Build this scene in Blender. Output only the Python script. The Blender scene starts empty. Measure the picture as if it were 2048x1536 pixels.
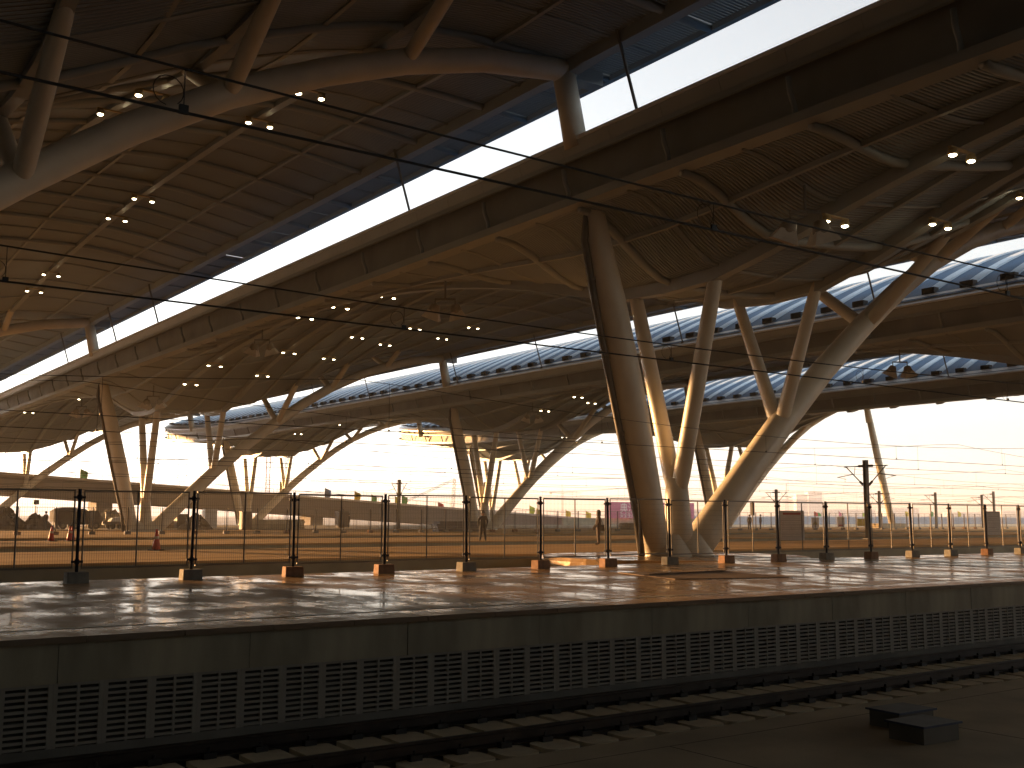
import bpy, bmesh, math, random
import numpy as np
from mathutils import Vector, Matrix

random.seed(7)
S = bpy.context.scene
COL = S.collection

# ------------------------------------------------------------------ camera
F_PX, YAW, PITCH, ROLL = 2161.5, math.radians(54.366), math.radians(6.973), math.radians(0.2217)
cam = bpy.data.cameras.new("camera")
cam.sensor_width = 36.0
cam.lens = 36.0 * F_PX / 2048.0
cam.clip_start, cam.clip_end = 0.1, 20000
cam_ob = bpy.data.objects.new("camera", cam)
COL.objects.link(cam_ob)
fw = Vector((math.cos(YAW) * math.cos(PITCH), math.sin(YAW) * math.cos(PITCH), math.sin(PITCH)))
rt = Vector((math.sin(YAW), -math.cos(YAW), 0))
up = rt.cross(fw)
rt, up = rt * math.cos(ROLL) + up * math.sin(ROLL), up * math.cos(ROLL) - rt * math.sin(ROLL)
cam_ob.matrix_world = Matrix(((rt.x, up.x, -fw.x, 0), (rt.y, up.y, -fw.y, 0), (rt.z, up.z, -fw.z, 1.45), (0, 0, 0, 1)))
S.camera = cam_ob

# ------------------------------------------------------------------ sky, sun, exposure
SUN_EL = math.radians(3.5)
SUN_AZ = math.atan2(0.925, -0.38)          # direction towards the sun, measured from +X to +Y
world = bpy.data.worlds.new("World")
S.world = world
world.use_nodes = True
wn = world.node_tree.nodes
wl = world.node_tree.links
bg = wn["Background"]
sky = wn.new("ShaderNodeTexSky")
sky.sky_type = 'NISHITA'
sky.sun_disc = False
sky.sun_elevation = SUN_EL
sky.sun_rotation = math.pi / 2 - SUN_AZ
sky.air_density = 1.0
sky.dust_density = 1.0
sky.ozone_density = 1.5
hs = wn.new("ShaderNodeHueSaturation")
hs.inputs["Saturation"].default_value = 0.22
wl.new(sky.outputs[0], hs.inputs["Color"])
wl.new(hs.outputs[0], bg.inputs["Color"])
bg.inputs["Strength"].default_value = 0.15

sun = bpy.data.lights.new("sun", 'SUN')
sun.energy = 4.2
sun.angle = math.radians(0.8)
sun.color = (1.0, 0.52, 0.20)
sun_ob = bpy.data.objects.new("sun", sun)
COL.objects.link(sun_ob)
sdir = Vector((math.cos(SUN_AZ) * math.cos(SUN_EL), math.sin(SUN_AZ) * math.cos(SUN_EL), math.sin(SUN_EL)))
sun_ob.rotation_euler = sdir.to_track_quat('Z', 'Y').to_euler()

S.view_settings.view_transform = 'Standard'
S.view_settings.look = 'None'
S.view_settings.exposure = 2.3
S.view_settings.gamma = 1.0
S.view_settings.use_curve_mapping = False
S.render.engine = 'CYCLES'
S.cycles.max_bounces = 7
S.cycles.diffuse_bounces = 4

# ------------------------------------------------------------------ materials
MATS = {}


def mat(name, col, rough=0.5, metal=0.0, noise=0.0, nscale=3.0, bump=0.0, bscale=20.0, spec=0.5, emit=None, alt=None, stretch=None):
    m = bpy.data.materials.new(name)
    m.use_nodes = True
    nt = m.node_tree
    b = nt.nodes["Principled BSDF"]
    b.inputs["Base Color"].default_value = (*col, 1)
    b.inputs["Roughness"].default_value = rough
    b.inputs["Metallic"].default_value = metal
    b.inputs["Specular IOR Level"].default_value = spec
    if noise or alt:
        tc = nt.nodes.new("ShaderNodeTexCoord")
        mp = nt.nodes.new("ShaderNodeMapping")
        if stretch:
            mp.inputs["Scale"].default_value = stretch
        nt.links.new(tc.outputs["Object"], mp.inputs["Vector"])
        n = nt.nodes.new("ShaderNodeTexNoise")
        n.inputs["Scale"].default_value = nscale
        n.inputs["Detail"].default_value = 6
        nt.links.new(mp.outputs["Vector"], n.inputs["Vector"])
        r = nt.nodes.new("ShaderNodeValToRGB")
        a2 = alt if alt else tuple(c * (1 - noise) for c in col)
        r.color_ramp.elements[0].position = 0.3
        r.color_ramp.elements[1].position = 0.7
        r.color_ramp.elements[0].color = (*a2, 1)
        r.color_ramp.elements[1].color = (*[min(1, c * (1 + noise * 0.4)) for c in col], 1)
        nt.links.new(n.outputs["Fac"], r.inputs["Fac"])
        nt.links.new(r.outputs["Color"], b.inputs["Base Color"])
    if bump:
        tc2 = nt.nodes.new("ShaderNodeTexCoord")
        n2 = nt.nodes.new("ShaderNodeTexNoise")
        n2.inputs["Scale"].default_value = bscale
        n2.inputs["Detail"].default_value = 5
        nt.links.new(tc2.outputs["Object"], n2.inputs["Vector"])
        bp = nt.nodes.new("ShaderNodeBump")
        bp.inputs["Strength"].default_value = bump
        bp.inputs["Distance"].default_value = 0.02
        nt.links.new(n2.outputs["Fac"], bp.inputs["Height"])
        nt.links.new(bp.outputs["Normal"], b.inputs["Normal"])
    if emit:
        b.inputs["Emission Color"].default_value = (*emit[0], 1)
        b.inputs["Emission Strength"].default_value = emit[1]
    MATS[name] = m
    return m


mat("column_paint", (0.66, 0.61, 0.50), 0.42, noise=0.16, nscale=0.7, bump=0.05, bscale=6)
mat("soffit_slat", (0.26, 0.295, 0.31), 0.5, noise=0.15, nscale=0.25)
mat("soffit_sheet", (0.215, 0.245, 0.255), 0.55, noise=0.15, nscale=0.25)  # slat colour darkened to average in the shade of the gaps
mat("beam_paint", (0.30, 0.325, 0.325), 0.45, noise=0.12, nscale=0.5)
mat("fascia", (0.33, 0.345, 0.33), 0.45, noise=0.15, nscale=0.4)
mat("fascia_cap", (0.86, 0.90, 0.93), 0.3, noise=0.06, nscale=0.5)
mat("recess", (0.24, 0.245, 0.23), 0.6, noise=0.2, nscale=0.6)
mat("roof_blue", (0.055, 0.125, 0.23), 0.6, 0.1, spec=0.2, noise=0.25, nscale=0.5, stretch=(0.25, 1.5, 1))
mat("roof_rib", (0.50, 0.62, 0.74), 0.6, 0.0, spec=0.2, noise=0.12, nscale=0.4)
mat("dark_box", (0.03, 0.035, 0.04), 0.6, noise=0.3, nscale=2)
mat("liner", (0.20, 0.18, 0.15), 0.8, noise=0.2, nscale=0.5)
mat("concrete", (0.36, 0.335, 0.245), 0.75, noise=0.22, nscale=0.9, bump=0.15, bscale=14)
mat("concrete_wall", (0.38, 0.355, 0.26), 0.75, noise=0.35, nscale=2.2, bump=0.15, bscale=14, stretch=(1.0, 1.0, 0.22))
mat("concrete_dark", (0.20, 0.19, 0.165), 0.8, noise=0.3, nscale=1.2, bump=0.2, bscale=10)
mat("slab_concrete", (0.54, 0.45, 0.30), 0.8, noise=0.28, nscale=0.8, bump=0.25, bscale=18)
mat("sleeper_concrete", (0.72, 0.61, 0.42), 0.8, noise=0.25, nscale=2.5, bump=0.2, bscale=25)
mat("vent_paint", (0.30, 0.29, 0.25), 0.6, noise=0.2, nscale=2)
mat("joint_shade_dark", (0.03, 0.03, 0.028), 0.9, noise=0.2, nscale=2)  # dark joint colour, also painted shade behind vents and in the cable hole
mat("rail_steel", (0.055, 0.045, 0.038), 0.5, 0.6, noise=0.4, nscale=4)
mat("fastener", (0.03, 0.028, 0.026), 0.6, 0.3, noise=0.3, nscale=8)
mat("galvanised", (0.22, 0.20, 0.17), 0.5, 0.35, noise=0.2, nscale=3)
mat("wire_dull", (0.05, 0.045, 0.04), 0.7, noise=0.2, nscale=3, spec=0.2)
mat("post_navy", (0.022, 0.024, 0.042), 0.7, spec=0.12, noise=0.3, nscale=4)
mat("block_concrete", (0.24, 0.225, 0.19), 0.85, noise=0.35, nscale=5, bump=0.4, bscale=30)
mat("block_brick", (0.30, 0.16, 0.085), 0.85, noise=0.35, nscale=6, bump=0.4, bscale=30)
mat("wire_black", (0.02, 0.02, 0.02), 0.6, noise=0.2, nscale=2)
mat("mast_grey", (0.17, 0.165, 0.15), 0.6, noise=0.25, nscale=1.5)
mat("pipe_brown", (0.10, 0.085, 0.065), 0.5, noise=0.3, nscale=2)
mat("insulator", (0.05, 0.035, 0.03), 0.35, noise=0.2, nscale=5)
mat("lamp_glow", (1, 0.9, 0.7), 0.5, emit=((1.0, 0.84, 0.52), 6.0))
mat("lamp_case", (0.55, 0.42, 0.22), 0.35, 0.3, noise=0.2, nscale=5)
mat("hood", (0.30, 0.27, 0.22), 0.5, noise=0.2, nscale=4)
mat("hood_skirt", (0.62, 0.57, 0.50), 0.55, noise=0.15, nscale=4)
mat("cone_red", (0.60, 0.06, 0.03), 0.5, noise=0.2, nscale=6)
mat("cone_white", (0.75, 0.72, 0.68), 0.5, noise=0.15, nscale=6)
mat("rubber", (0.025, 0.024, 0.023), 0.8, noise=0.2, nscale=6)
mat("cloth_dark", (0.022, 0.024, 0.028), 0.9, noise=0.35, nscale=9)
mat("cloth_brown", (0.06, 0.040, 0.032), 0.9, noise=0.35, nscale=9)
mat("skin", (0.42, 0.25, 0.17), 0.55, noise=0.12, nscale=12)
mat("hair", (0.018, 0.014, 0.012), 0.6, noise=0.3, nscale=20)
mat("lid_steel", (0.20, 0.205, 0.20), 0.6, 0.3, noise=0.25, nscale=3)
mat("lid_edge", (0.06, 0.085, 0.15), 0.5, 0.2, noise=0.2, nscale=5)
mat("plate_rust", (0.16, 0.095, 0.055), 0.75, noise=0.35, nscale=3)
mat("viaduct", (0.25, 0.22, 0.19), 0.85, noise=0.18, nscale=0.15, stretch=(1, 1, 0.3))
mat("viaduct_cap", (0.62, 0.57, 0.50), 0.7, noise=0.12, nscale=0.3)
mat("canvas", (0.045, 0.036, 0.030), 0.9, noise=0.35, nscale=1.4)
mat("truck_paint", (0.07, 0.055, 0.045), 0.5, noise=0.3, nscale=2)
mat("glass", (0.03, 0.035, 0.04), 0.1, noise=0.2, nscale=2)
mat("rubble", (0.10, 0.085, 0.07), 0.95, noise=0.45, nscale=1.5, bump=0.5, bscale=4)
mat("timber", (0.28, 0.19, 0.10), 0.8, noise=0.35, nscale=3)
mat("machine", (0.13, 0.10, 0.075), 0.6, noise=0.35, nscale=3)
mat("banner_pink", (0.55, 0.16, 0.30), 0.7, noise=0.15, nscale=0.7)
mat("banner_white", (0.85, 0.78, 0.80), 0.7, noise=0.08, nscale=1)
mat("board_white", (0.74, 0.73, 0.72), 0.6, noise=0.12, nscale=2)
mat("board_text", (0.40, 0.40, 0.42), 0.6, noise=0.2, nscale=20)
mat("board_red", (0.45, 0.10, 0.08), 0.6, noise=0.2, nscale=8)
mat("board_blue", (0.06, 0.09, 0.30), 0.6, noise=0.2, nscale=4)
mat("sign_yellow", (0.45, 0.38, 0.05), 0.6, noise=0.2, nscale=4)
mat("hoarding_blue", (0.40, 0.47, 0.56), 0.6, noise=0.18, nscale=0.3)
mat("hoarding_cap", (0.72, 0.74, 0.76), 0.6, noise=0.1, nscale=0.5)
mat("far_building", (0.60, 0.64, 0.70), 0.8, noise=0.15, nscale=0.05)  # paled and blued so the colour carries part of the distance haze
mat("far_glass", (0.45, 0.52, 0.60), 0.4, noise=0.15, nscale=0.1)  # window tone lightened towards blue, haze painted in as well
mat("crane_red", (0.55, 0.30, 0.22), 0.6, noise=0.2, nscale=0.4)
mat("lattice_grey", (0.50, 0.50, 0.52), 0.6, noise=0.15, nscale=0.3)
mat("earth", (0.17, 0.14, 0.105), 0.95, noise=0.35, nscale=0.06, bump=0.3, bscale=1.5)
mat("ballast", (0.115, 0.105, 0.09), 0.95, noise=0.45, nscale=9, bump=0.6, bscale=22)
mat("line_paint", (0.80, 0.76, 0.66), 0.55, noise=0.35, nscale=2.5)
for nm, c in (("green", (0.08, 0.36, 0.10)), ("yellow", (0.75, 0.60, 0.05)), ("lime", (0.45, 0.62, 0.08)), ("pink", (0.75, 0.22, 0.32)), ("red", (0.60, 0.07, 0.06)), ("blue", (0.20, 0.32, 0.60))):
    mat("flag_" + nm, c, 0.8, noise=0.2, nscale=2)


def floor_material():
    m = bpy.data.materials.new("platform_paving")
    m.use_nodes = True
    nt = m.node_tree
    b = nt.nodes["Principled BSDF"]
    N = nt.nodes.new
    L = nt.links.new
    tc = N("ShaderNodeTexCoord")
    br = N("ShaderNodeTexBrick")
    br.offset = 0.0
    br.inputs["Scale"].default_value = 1.0
    br.inputs["Brick Width"].default_value = 1.2
    br.inputs["Row Height"].default_value = 0.6
    br.inputs["Mortar Size"].default_value = 0.006
    br.inputs["Mortar Smooth"].default_value = 0.3
    br.inputs["Color1"].default_value = (0.46, 0.31, 0.165, 1)
    br.inputs["Color2"].default_value = (0.38, 0.25, 0.13, 1)
    br.inputs["Mortar"].default_value = (0.20, 0.16, 0.12, 1)
    L(tc.outputs["Object"], br.inputs["Vector"])
    n = N("ShaderNodeTexNoise")
    n.inputs["Scale"].default_value = 0.55
    n.inputs["Detail"].default_value = 7
    n.inputs["Roughness"].default_value = 0.65
    L(tc.outputs["Object"], n.inputs["Vector"])
    mx = N("ShaderNodeMix")
    mx.data_type = 'RGBA'
    mx.blend_type = 'MULTIPLY'
    mx.inputs[0].default_value = 0.8
    rp = N("ShaderNodeValToRGB")
    rp.color_ramp.elements[0].position = 0.32
    rp.color_ramp.elements[0].color = (0.60, 0.57, 0.53, 1)
    rp.color_ramp.elements[1].position = 0.62
    rp.color_ramp.elements[1].color = (1, 1, 1, 1)
    L(n.outputs["Fac"], rp.inputs["Fac"])
    L(br.outputs["Color"], mx.inputs[6])
    L(rp.outputs["Color"], mx.inputs[7])
    L(mx.outputs[2], b.inputs["Base Color"])
    n2 = N("ShaderNodeTexNoise")
    n2.inputs["Scale"].default_value = 0.9
    n2.inputs["Detail"].default_value = 8
    n2.inputs["Roughness"].default_value = 0.7
    mp = N("ShaderNodeMapping")
    mp.inputs["Location"].default_value = (31, 7, 0)
    mp.inputs["Scale"].default_value = (1.0, 0.55, 1.0)
    L(tc.outputs["Object"], mp.inputs["Vector"])
    L(mp.outputs["Vector"], n2.inputs["Vector"])
    rr = N("ShaderNodeMapRange")
    rr.inputs["From Min"].default_value = 0.40
    rr.inputs["From Max"].default_value = 0.62
    rr.inputs["To Min"].default_value = 0.10
    rr.inputs["To Max"].default_value = 0.5
    L(n2.outputs["Fac"], rr.inputs["Value"])
    L(rr.outputs[0], b.inputs["Roughness"])
    b.inputs["Specular IOR Level"].default_value = 0.40
    b.inputs["Specular Tint"].default_value = (1.0, 0.70, 0.38, 1)
    # each slab sits at a very slightly different tilt; joints are recessed
    bp = N("ShaderNodeBump")
    bp.inputs["Strength"].default_value = 0.35
    bp.inputs["Distance"].default_value = 0.004
    inv = N("ShaderNodeMath")
    inv.operation = 'SUBTRACT'
    inv.inputs[0].default_value = 1.0
    L(br.outputs["Fac"], inv.inputs[1])
    n3 = N("ShaderNodeTexNoise")
    n3.inputs["Scale"].default_value = 1.7
    n3.inputs["Detail"].default_value = 3
    L(tc.outputs["Object"], n3.inputs["Vector"])
    ad = N("ShaderNodeMath")
    ad.operation = 'ADD'
    L(inv.outputs[0], ad.inputs[0])
    L(n3.outputs["Fac"], ad.inputs[1])
    L(ad.outputs[0], bp.inputs["Height"])
    L(bp.outputs["Normal"], b.inputs["Normal"])
    MATS["platform_paving"] = m


floor_material()
mat("dry_paving", (0.58, 0.385, 0.19), 0.95, noise=0.25, nscale=0.35, spec=0.04, stretch=(0.4, 1, 1))


# ------------------------------------------------------------------ mesh helpers
class MB:
    """collects vertices and faces, then links them as ONE mesh object"""

    def __init__(s):
        s.v, s.f, s.mi = [], [], []

    def add(s, v, f, mi=0):
        o = len(s.v)
        s.v += [tuple(p) for p in v]
        s.f += [tuple(i + o for i in q) for q in f]
        s.mi += [mi] * len(f)

    def box(s, x0, x1, y0, y1, z0, z1, mi=0):
        v = [(x0, y0, z0), (x1, y0, z0), (x1, y1, z0), (x0, y1, z0), (x0, y0, z1), (x1, y0, z1), (x1, y1, z1), (x0, y1, z1)]
        s.add(v, [(3, 2, 1, 0), (4, 5, 6, 7), (0, 1, 5, 4), (1, 2, 6, 5), (2, 3, 7, 6), (3, 0, 4, 7)], mi)

    def bar(s, a, b, w, h=None, mi=0, upv=(0, 0, 1)):
        """square bar from a to b"""
        h = w if h is None else h
        a, b = Vector(a), Vector(b)
        d = (b - a).normalized()
        u = Vector(upv)
        if abs(d.dot(u)) > 0.98:
            u = Vector((1, 0, 0))
        r = d.cross(u).normalized()
        u = r.cross(d)
        q = [a + r * (sx * w / 2) + u * (sy * h / 2) for sx, sy in ((-1, -1), (1, -1), (1, 1), (-1, 1))]
        q += [p + (b - a) for p in q]
        s.add(q, [(0, 1, 2, 3), (7, 6, 5, 4), (0, 4, 5, 1), (1, 5, 6, 2), (2, 6, 7, 3), (3, 7, 4, 0)], mi)

    def tube(s, pts, rad, n=12, caps=True, mi=0):
        pts = [Vector(p) for p in pts]
        if not hasattr(rad, '__len__'):
            rad = [rad] * len(pts)
        rings = []
        prev = None
        for i, p in enumerate(pts):
            d = (pts[min(i + 1, len(pts) - 1)] - pts[max(i - 1, 0)]).normalized()
            if prev is None:
                u = Vector((0, 1, 0)) if abs(d.y) < 0.9 else Vector((1, 0, 0))
            else:
                u = prev
            r = d.cross(u).normalized()
            u = r.cross(d).normalized()
            prev = u
            rings.append([p + (r * math.cos(2 * math.pi * k / n) + u * math.sin(2 * math.pi * k / n)) * rad[i] for k in range(n)])
        v = [q for ring in rings for q in ring]
        f = []
        for i in range(len(rings) - 1):
            for k in range(n):
                f.append((i * n + k, (i + 1) * n + k, (i + 1) * n + (k + 1) % n, i * n + (k + 1) % n))
        if caps:
            f.append(tuple(range(n)))
            f.append(tuple((len(rings) - 1) * n + k for k in reversed(range(n))))
        s.add(v, f, mi)

    def lathe(s, prof, n=16, c=(0, 0, 0), mi=0):
        v, f = [], []
        for r, z in prof:
            for k in range(n):
                a = 2 * math.pi * k / n
                v.append((c[0] + r * math.cos(a), c[1] + r * math.sin(a), c[2] + z))
        for i in range(len(prof) - 1):
            for k in range(n):
                f.append((i * n + k, i * n + (k + 1) % n, (i + 1) * n + (k + 1) % n, (i + 1) * n + k))
        f.append(tuple(reversed(range(n))))
        f.append(tuple((len(prof) - 1) * n + k for k in range(n)))
        s.add(v, f, mi)

    def mesh(s, name, mats, smooth=False):
        me = bpy.data.meshes.new(name)
        me.from_pydata(s.v, [], s.f)
        for m in ([mats] if isinstance(mats, str) else mats):
            me.materials.append(MATS[m])
        if len(set(s.mi)) > 1:
            me.polygons.foreach_set("material_index", s.mi)
        if smooth:
            me.polygons.foreach_set("use_smooth", [True] * len(me.polygons))
        me.update()
        return me

    def build(s, name, mats, parent=None, smooth=False, loc=None):
        return link(name, s.mesh(name, mats, smooth), parent, loc)


def link(name, me, parent=None, loc=None, rotz=0.0):
    o = bpy.data.objects.new(name, me)
    COL.objects.link(o)
    if parent is not None:
        o.parent = parent
    if loc is not None:
        o.location = loc
    if rotz:
        o.rotation_euler = (0, 0, rotz)
    return o


def tag(o, label=None, cat=None, group=None, kind=None):
    if label:
        o["label"] = label
    if cat:
        o["category"] = cat
    if group:
        o["group"] = group
    if kind:
        o["kind"] = kind
    return o


def thing(name, label, cat, loc=(0, 0, 0), rotz=0.0, group=None):
    o = bpy.data.objects.new(name, None)
    COL.objects.link(o)
    o.location = loc
    o.rotation_euler = (0, 0, rotz)
    return tag(o, label, cat, group)


def copy_tree(root, loc, label=None, rotz=None, group=None):
    def rec(o, parent):
        c = o.copy()
        COL.objects.link(c)
        c.parent = parent
        for ch in o.children:
            rec(ch, c)
        return c
    r = rec(root, None)
    r.location = loc
    if rotz is not None:
        r.rotation_euler = (0, 0, rotz)
    if label:
        r["label"] = label
    if group:
        r["group"] = group
    return r


ORD = ["", "first", "second", "third", "fourth", "fifth", "sixth", "seventh", "eighth", "ninth", "tenth", "eleventh", "twelfth", "thirteenth", "fourteenth", "fifteenth",
       "sixteenth", "seventeenth", "eighteenth", "nineteenth", "twentieth"]


def ordinal(n):
    if n <= 20:
        return ORD[n]
    tens = {2: "twenty", 3: "thirty", 4: "forty", 5: "fifty", 6: "sixty"}[n // 10]
    return tens + "-" + ORD[n % 10] if n % 10 else {"twenty": "twentieth", "thirty": "thirtieth", "forty": "fortieth", "fifty": "fiftieth", "sixty": "sixtieth"}[tens]


def struct(o):
    o["kind"] = "structure"
    return o


# ------------------------------------------------------------------ ground, trenches, platforms
EDGE_A, FENCE_Y, FAR_A = 13.85, 24.36, 25.25
PLATFORMS = [("second", 34.2, 45.2), ("third", 53.2, 64.2)]

m = MB()
m.add([(-2000, -2000, -2.2), (3500, -2000, -2.2), (3500, 3500, -2.2), (-2000, 3500, -2.2)], [(0, 1, 2, 3)])
struct(m.build("ground", "earth"))
m = MB()
m.box(-60, 420, 13.6, 72.6, -2.1, -1.62)
struct(m.build("track_bed", "ballast"))

# near platform: body, paving, coping stones, wall, ventilation panels
X0, X1 = -30.0, 330.0
m = MB()
m.box(X0, X1, EDGE_A + 0.10, FAR_A, -1.62, -0.06)
platform_a = struct(m.build("near_platform", "concrete"))
m = MB()
m.add([(X0, EDGE_A + 0.9, 0), (X1, EDGE_A + 0.9, 0), (X1, FAR_A + 0.05, 0), (X0, FAR_A + 0.05, 0), (X0, EDGE_A + 0.9, -0.058), (X1, EDGE_A + 0.9, -0.058), (X1, FAR_A + 0.05, -0.058), (X0, FAR_A + 0.05, -0.058)],
      [(0, 1, 2, 3), (7, 6, 5, 4), (0, 4, 5, 1), (2, 6, 7, 3)])
m.build("paving", "platform_paving", platform_a)
cop = MB()
cop.box(0.004, 1.196, EDGE_A - 0.05, EDGE_A + 0.894, -0.075, 0.0)
cop_me = cop.mesh("coping_stone", "platform_paving")
for i in range(-3, 78):
    link("coping_stone", cop_me, platform_a, (i * 1.2, 0, random.uniform(-0.002, 0.0)))
m = MB()
m.box(90.6, X1, EDGE_A - 0.05, EDGE_A + 0.894, -0.075, 0.0)
m.build("coping_run", "platform_paving", platform_a)
m = MB()
m.box(X0, X1, EDGE_A + 0.92, EDGE_A + 1.0, 0.0005, 0.004)
m.build("edge_line", "line_paint", platform_a)
wp = MB()
wp.box(0.004, 2.396, EDGE_A + 0.02, EDGE_A + 0.098, -0.55, -0.079)
wp_me = wp.mesh("wall_panel", "concrete_wall")
for i in range(-4, 40):
    link("wall_panel", wp_me, platform_a, (i * 2.4 + 0.9, random.uniform(-0.004, 0.004), 0))
m = MB()
m.box(97.0, X1, EDGE_A + 0.02, EDGE_A + 0.098, -0.55, -0.079)
m.build("wall_run", "concrete_wall", platform_a)
m = MB()
m.box(X0, X1, EDGE_A + 0.04, EDGE_A + 0.098, -1.62, -1.30)
m.build("wall_foot", "concrete_dark", platform_a)
vp = MB()     # one ventilation panel, 0.58 wide, real slots
W = 0.583
y0, y1 = EDGE_A + 0.03, EDGE_A + 0.075
for xx, ww in ((0.0, 0.055), (W / 2 - 0.017, 0.034), (W - 0.055, 0.055)):
    vp.box(xx + 0.001, xx + ww - 0.001, y0, y1, -1.30, -0.552)
n_sl = 10
for k in range(n_sl + 1):
    zz = -1.30 + 0.03 + k * (0.70 / n_sl)
    for xa, xb in ((0.055, W / 2 - 0.017), (W / 2 + 0.017, W - 0.055)):
        vp.box(xa, xb, y0 + 0.002, y1 - 0.002, zz - 0.017, zz + 0.017)
vp_me = vp.mesh("vent_panel", "vent_paint")
for i in range(0, 62):
    link("vent_panel", vp_me, platform_a, (0.35 + i * W, 0, 0))
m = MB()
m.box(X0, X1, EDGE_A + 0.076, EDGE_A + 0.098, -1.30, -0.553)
m.build("vent_shade_backing", "joint_shade_dark", platform_a)  # dark sheet behind the slots, its colour stands in for inner shade
far_vent = MB()
far_vent.box(36.6, X1, EDGE_A + 0.03, EDGE_A + 0.074, -1.30, -0.553)
far_vent.build("vent_run", "vent_paint", platform_a)

for nm, ya, yb in PLATFORMS:
    m = MB()
    m.box(-60, 420, ya + 0.1, yb - 0.1, -1.62, -0.08)
    p = struct(m.build(nm + "_platform", "concrete"))
    m = MB()
    m.box(-60, 420, ya, yb, -0.078, 0.0)
    m.build("paving", "dry_paving", p)
m = MB()
m.box(-80, 460, 72.3, 150, -2.0, -0.08)
p = struct(m.build("far_platform", "concrete"))
m = MB()
m.box(-80, 460, 72.2, 104, -0.078, 0.0)
m.build("paving", "dry_paving", p)
m = MB()
m.box(-80, 460, 104.02, 150, -0.078, -0.01)
m.build("apron", "slab_concrete", p)

# foreground track: slab, sleepers, rails
TRK = 12.38
m = MB()
m.box(-12, 140, 10.98, 13.70, -1.8, -1.50)
track_slab = struct(m.build("track_slab", "concrete_dark"))
m = MB()
m.box(-12, 140, 13.30, 13.84, -1.499, -1.44)
m.build("side_strip", "slab_concrete", track_slab)
m = MB()
m.box(-12, 140, -3.0, 10.955, -2.0, -1.445)
apron = struct(m.build("trackside_slab", "slab_concrete"))
for yy in (10.35,):
    m = MB()
    m.box(-12, 140, yy, yy + 0.012, -1.4447, -1.4435)
    m.build("joint", "joint_shade_dark", apron)
for k in range(14):
    m = MB()
    m.box(1.5 + k * 4.2, 1.515 + k * 4.2, 4.0, 10.345, -1.4447, -1.4435)
    m.build("joint", "joint_shade_dark", apron)


def rounded_block(x0, x1, y0, y1, z0, z1, r):
    mb = MB()
    cs = []
    for cx, cy, a0 in ((x1 - r, y1 - r, 0), (x0 + r, y1 - r, 90), (x0 + r, y0 + r, 180), (x1 - r, y0 + r, 270)):
        for k in range(5):
            a = math.radians(a0 + k * 22.5)
            cs.append((cx + r * math.cos(a), cy + r * math.sin(a)))
    n = len(cs)
    v = [(x, y, z0) for x, y in cs] + [(x, y, z1) for x, y in cs]
    f = [tuple(range(n, 2 * n))] + [(i, (i + 1) % n, n + (i + 1) % n, n + i) for i in range(n)]
    mb.add(v, f)
    return mb


SP = 0.655
sl_mid = rounded_block(0, 0.53, TRK - 0.62, TRK + 0.62, -1.52, -1.44, 0.025).mesh("sleeper_block", "sleeper_concrete")
sl_near = rounded_block(0, 0.53, TRK - 1.36, TRK - 0.84, -1.52, -1.443, 0.12).mesh("sleeper_end", "sleeper_concrete")
fa = MB()
for sy in (-0.7525, 0.7525):
    for s2 in (-1, 1):
        fa.box(0.20, 0.36, TRK + sy + s2 * 0.14 - 0.05, TRK + sy + s2 * 0.14 + 0.05, -1.45, -1.375)
        fa.tube([(0.28, TRK + sy + s2 * 0.13, -1.375), (0.28, TRK + sy + s2 * 0.13, -1.325)], 0.022, 6)
fa_me = fa.mesh("rail_fastener", "fastener")
for i in range(-4, 90):
    link("sleeper_block", sl_mid, track_slab, (i * SP, 0, random.uniform(-0.004, 0.004)))
    link("sleeper_end", sl_near, track_slab, (i * SP, 0, random.uniform(-0.004, 0.004)))
    if i < 60:
        link("rail_fastener", fa_me, track_slab, (i * SP, 0, 0))
for sy, lb in ((-0.7525, "steel running rail farther from the platform wall in the foreground track"), (0.7525, "steel running rail beside the platform's ventilated wall in the foreground track")):
    m = MB()
    prof = [(-0.075, -1.438), (0.075, -1.438), (0.075, -1.424), (0.012, -1.40), (0.012, -1.30), (0.036, -1.285), (0.036, -1.262), (0.028, -1.254), (-0.028, -1.254), (-0.036, -1.262), (-0.036, -1.285), (-0.012, -1.30), (-0.012, -1.40), (-0.075, -1.424)]
    n = len(prof)
    v = [(-12, TRK + sy + a, b) for a, b in prof] + [(140, TRK + sy + a, b) for a, b in prof]
    m.add(v, [tuple(reversed(range(n))), tuple(range(n, 2 * n))] + [(i, (i + 1) % n, n + (i + 1) % n, n + i) for i in range(n)])
    tag(m.build("running_rail", "rail_steel"), lb, "rail", "rails of the foreground track")

# unseen blocks behind the camera, added for shade: hall stand-in and side block
m = MB()
m.box(-60, -16, -160, 82, -2.0, 19.0)
struct(m.build("hall_shade_block", "concrete_dark"))
m = MB()
m.box(-15.9, 300, -60, -40, -2.0, 12.0)
struct(m.build("side_shade_block", "concrete_dark"))

# tree pedestals between the tracks
def pedestal(x, y, r):
    mb = MB()
    pr = [(r, -1.62), (r, -0.12), (r - 0.05, 0.0), (0.02, 0.0)]
    mb.lathe(pr, 40)
    o = mb.build("column_pedestal", "platform_paving", loc=(x, y, 0))
    return o


# ------------------------------------------------------------------ canopies
XI = lambda k: 24.0 + 35.5 * (k - 1)
ROWS = {0: [-35.4, 29.83, 95.03, 170.0], 1: [-35.4, 29.83, 95.03, 172.0], 2: [-35.4, 29.83, 95.03, 159.5], 3: [29.83, 95.03, 145.0]}
YR = {0: (-75.0, 240.0), 1: (-75.0, 232.0), 2: (-20.0, 199.0), 3: (0.0, 177.0)}


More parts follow.
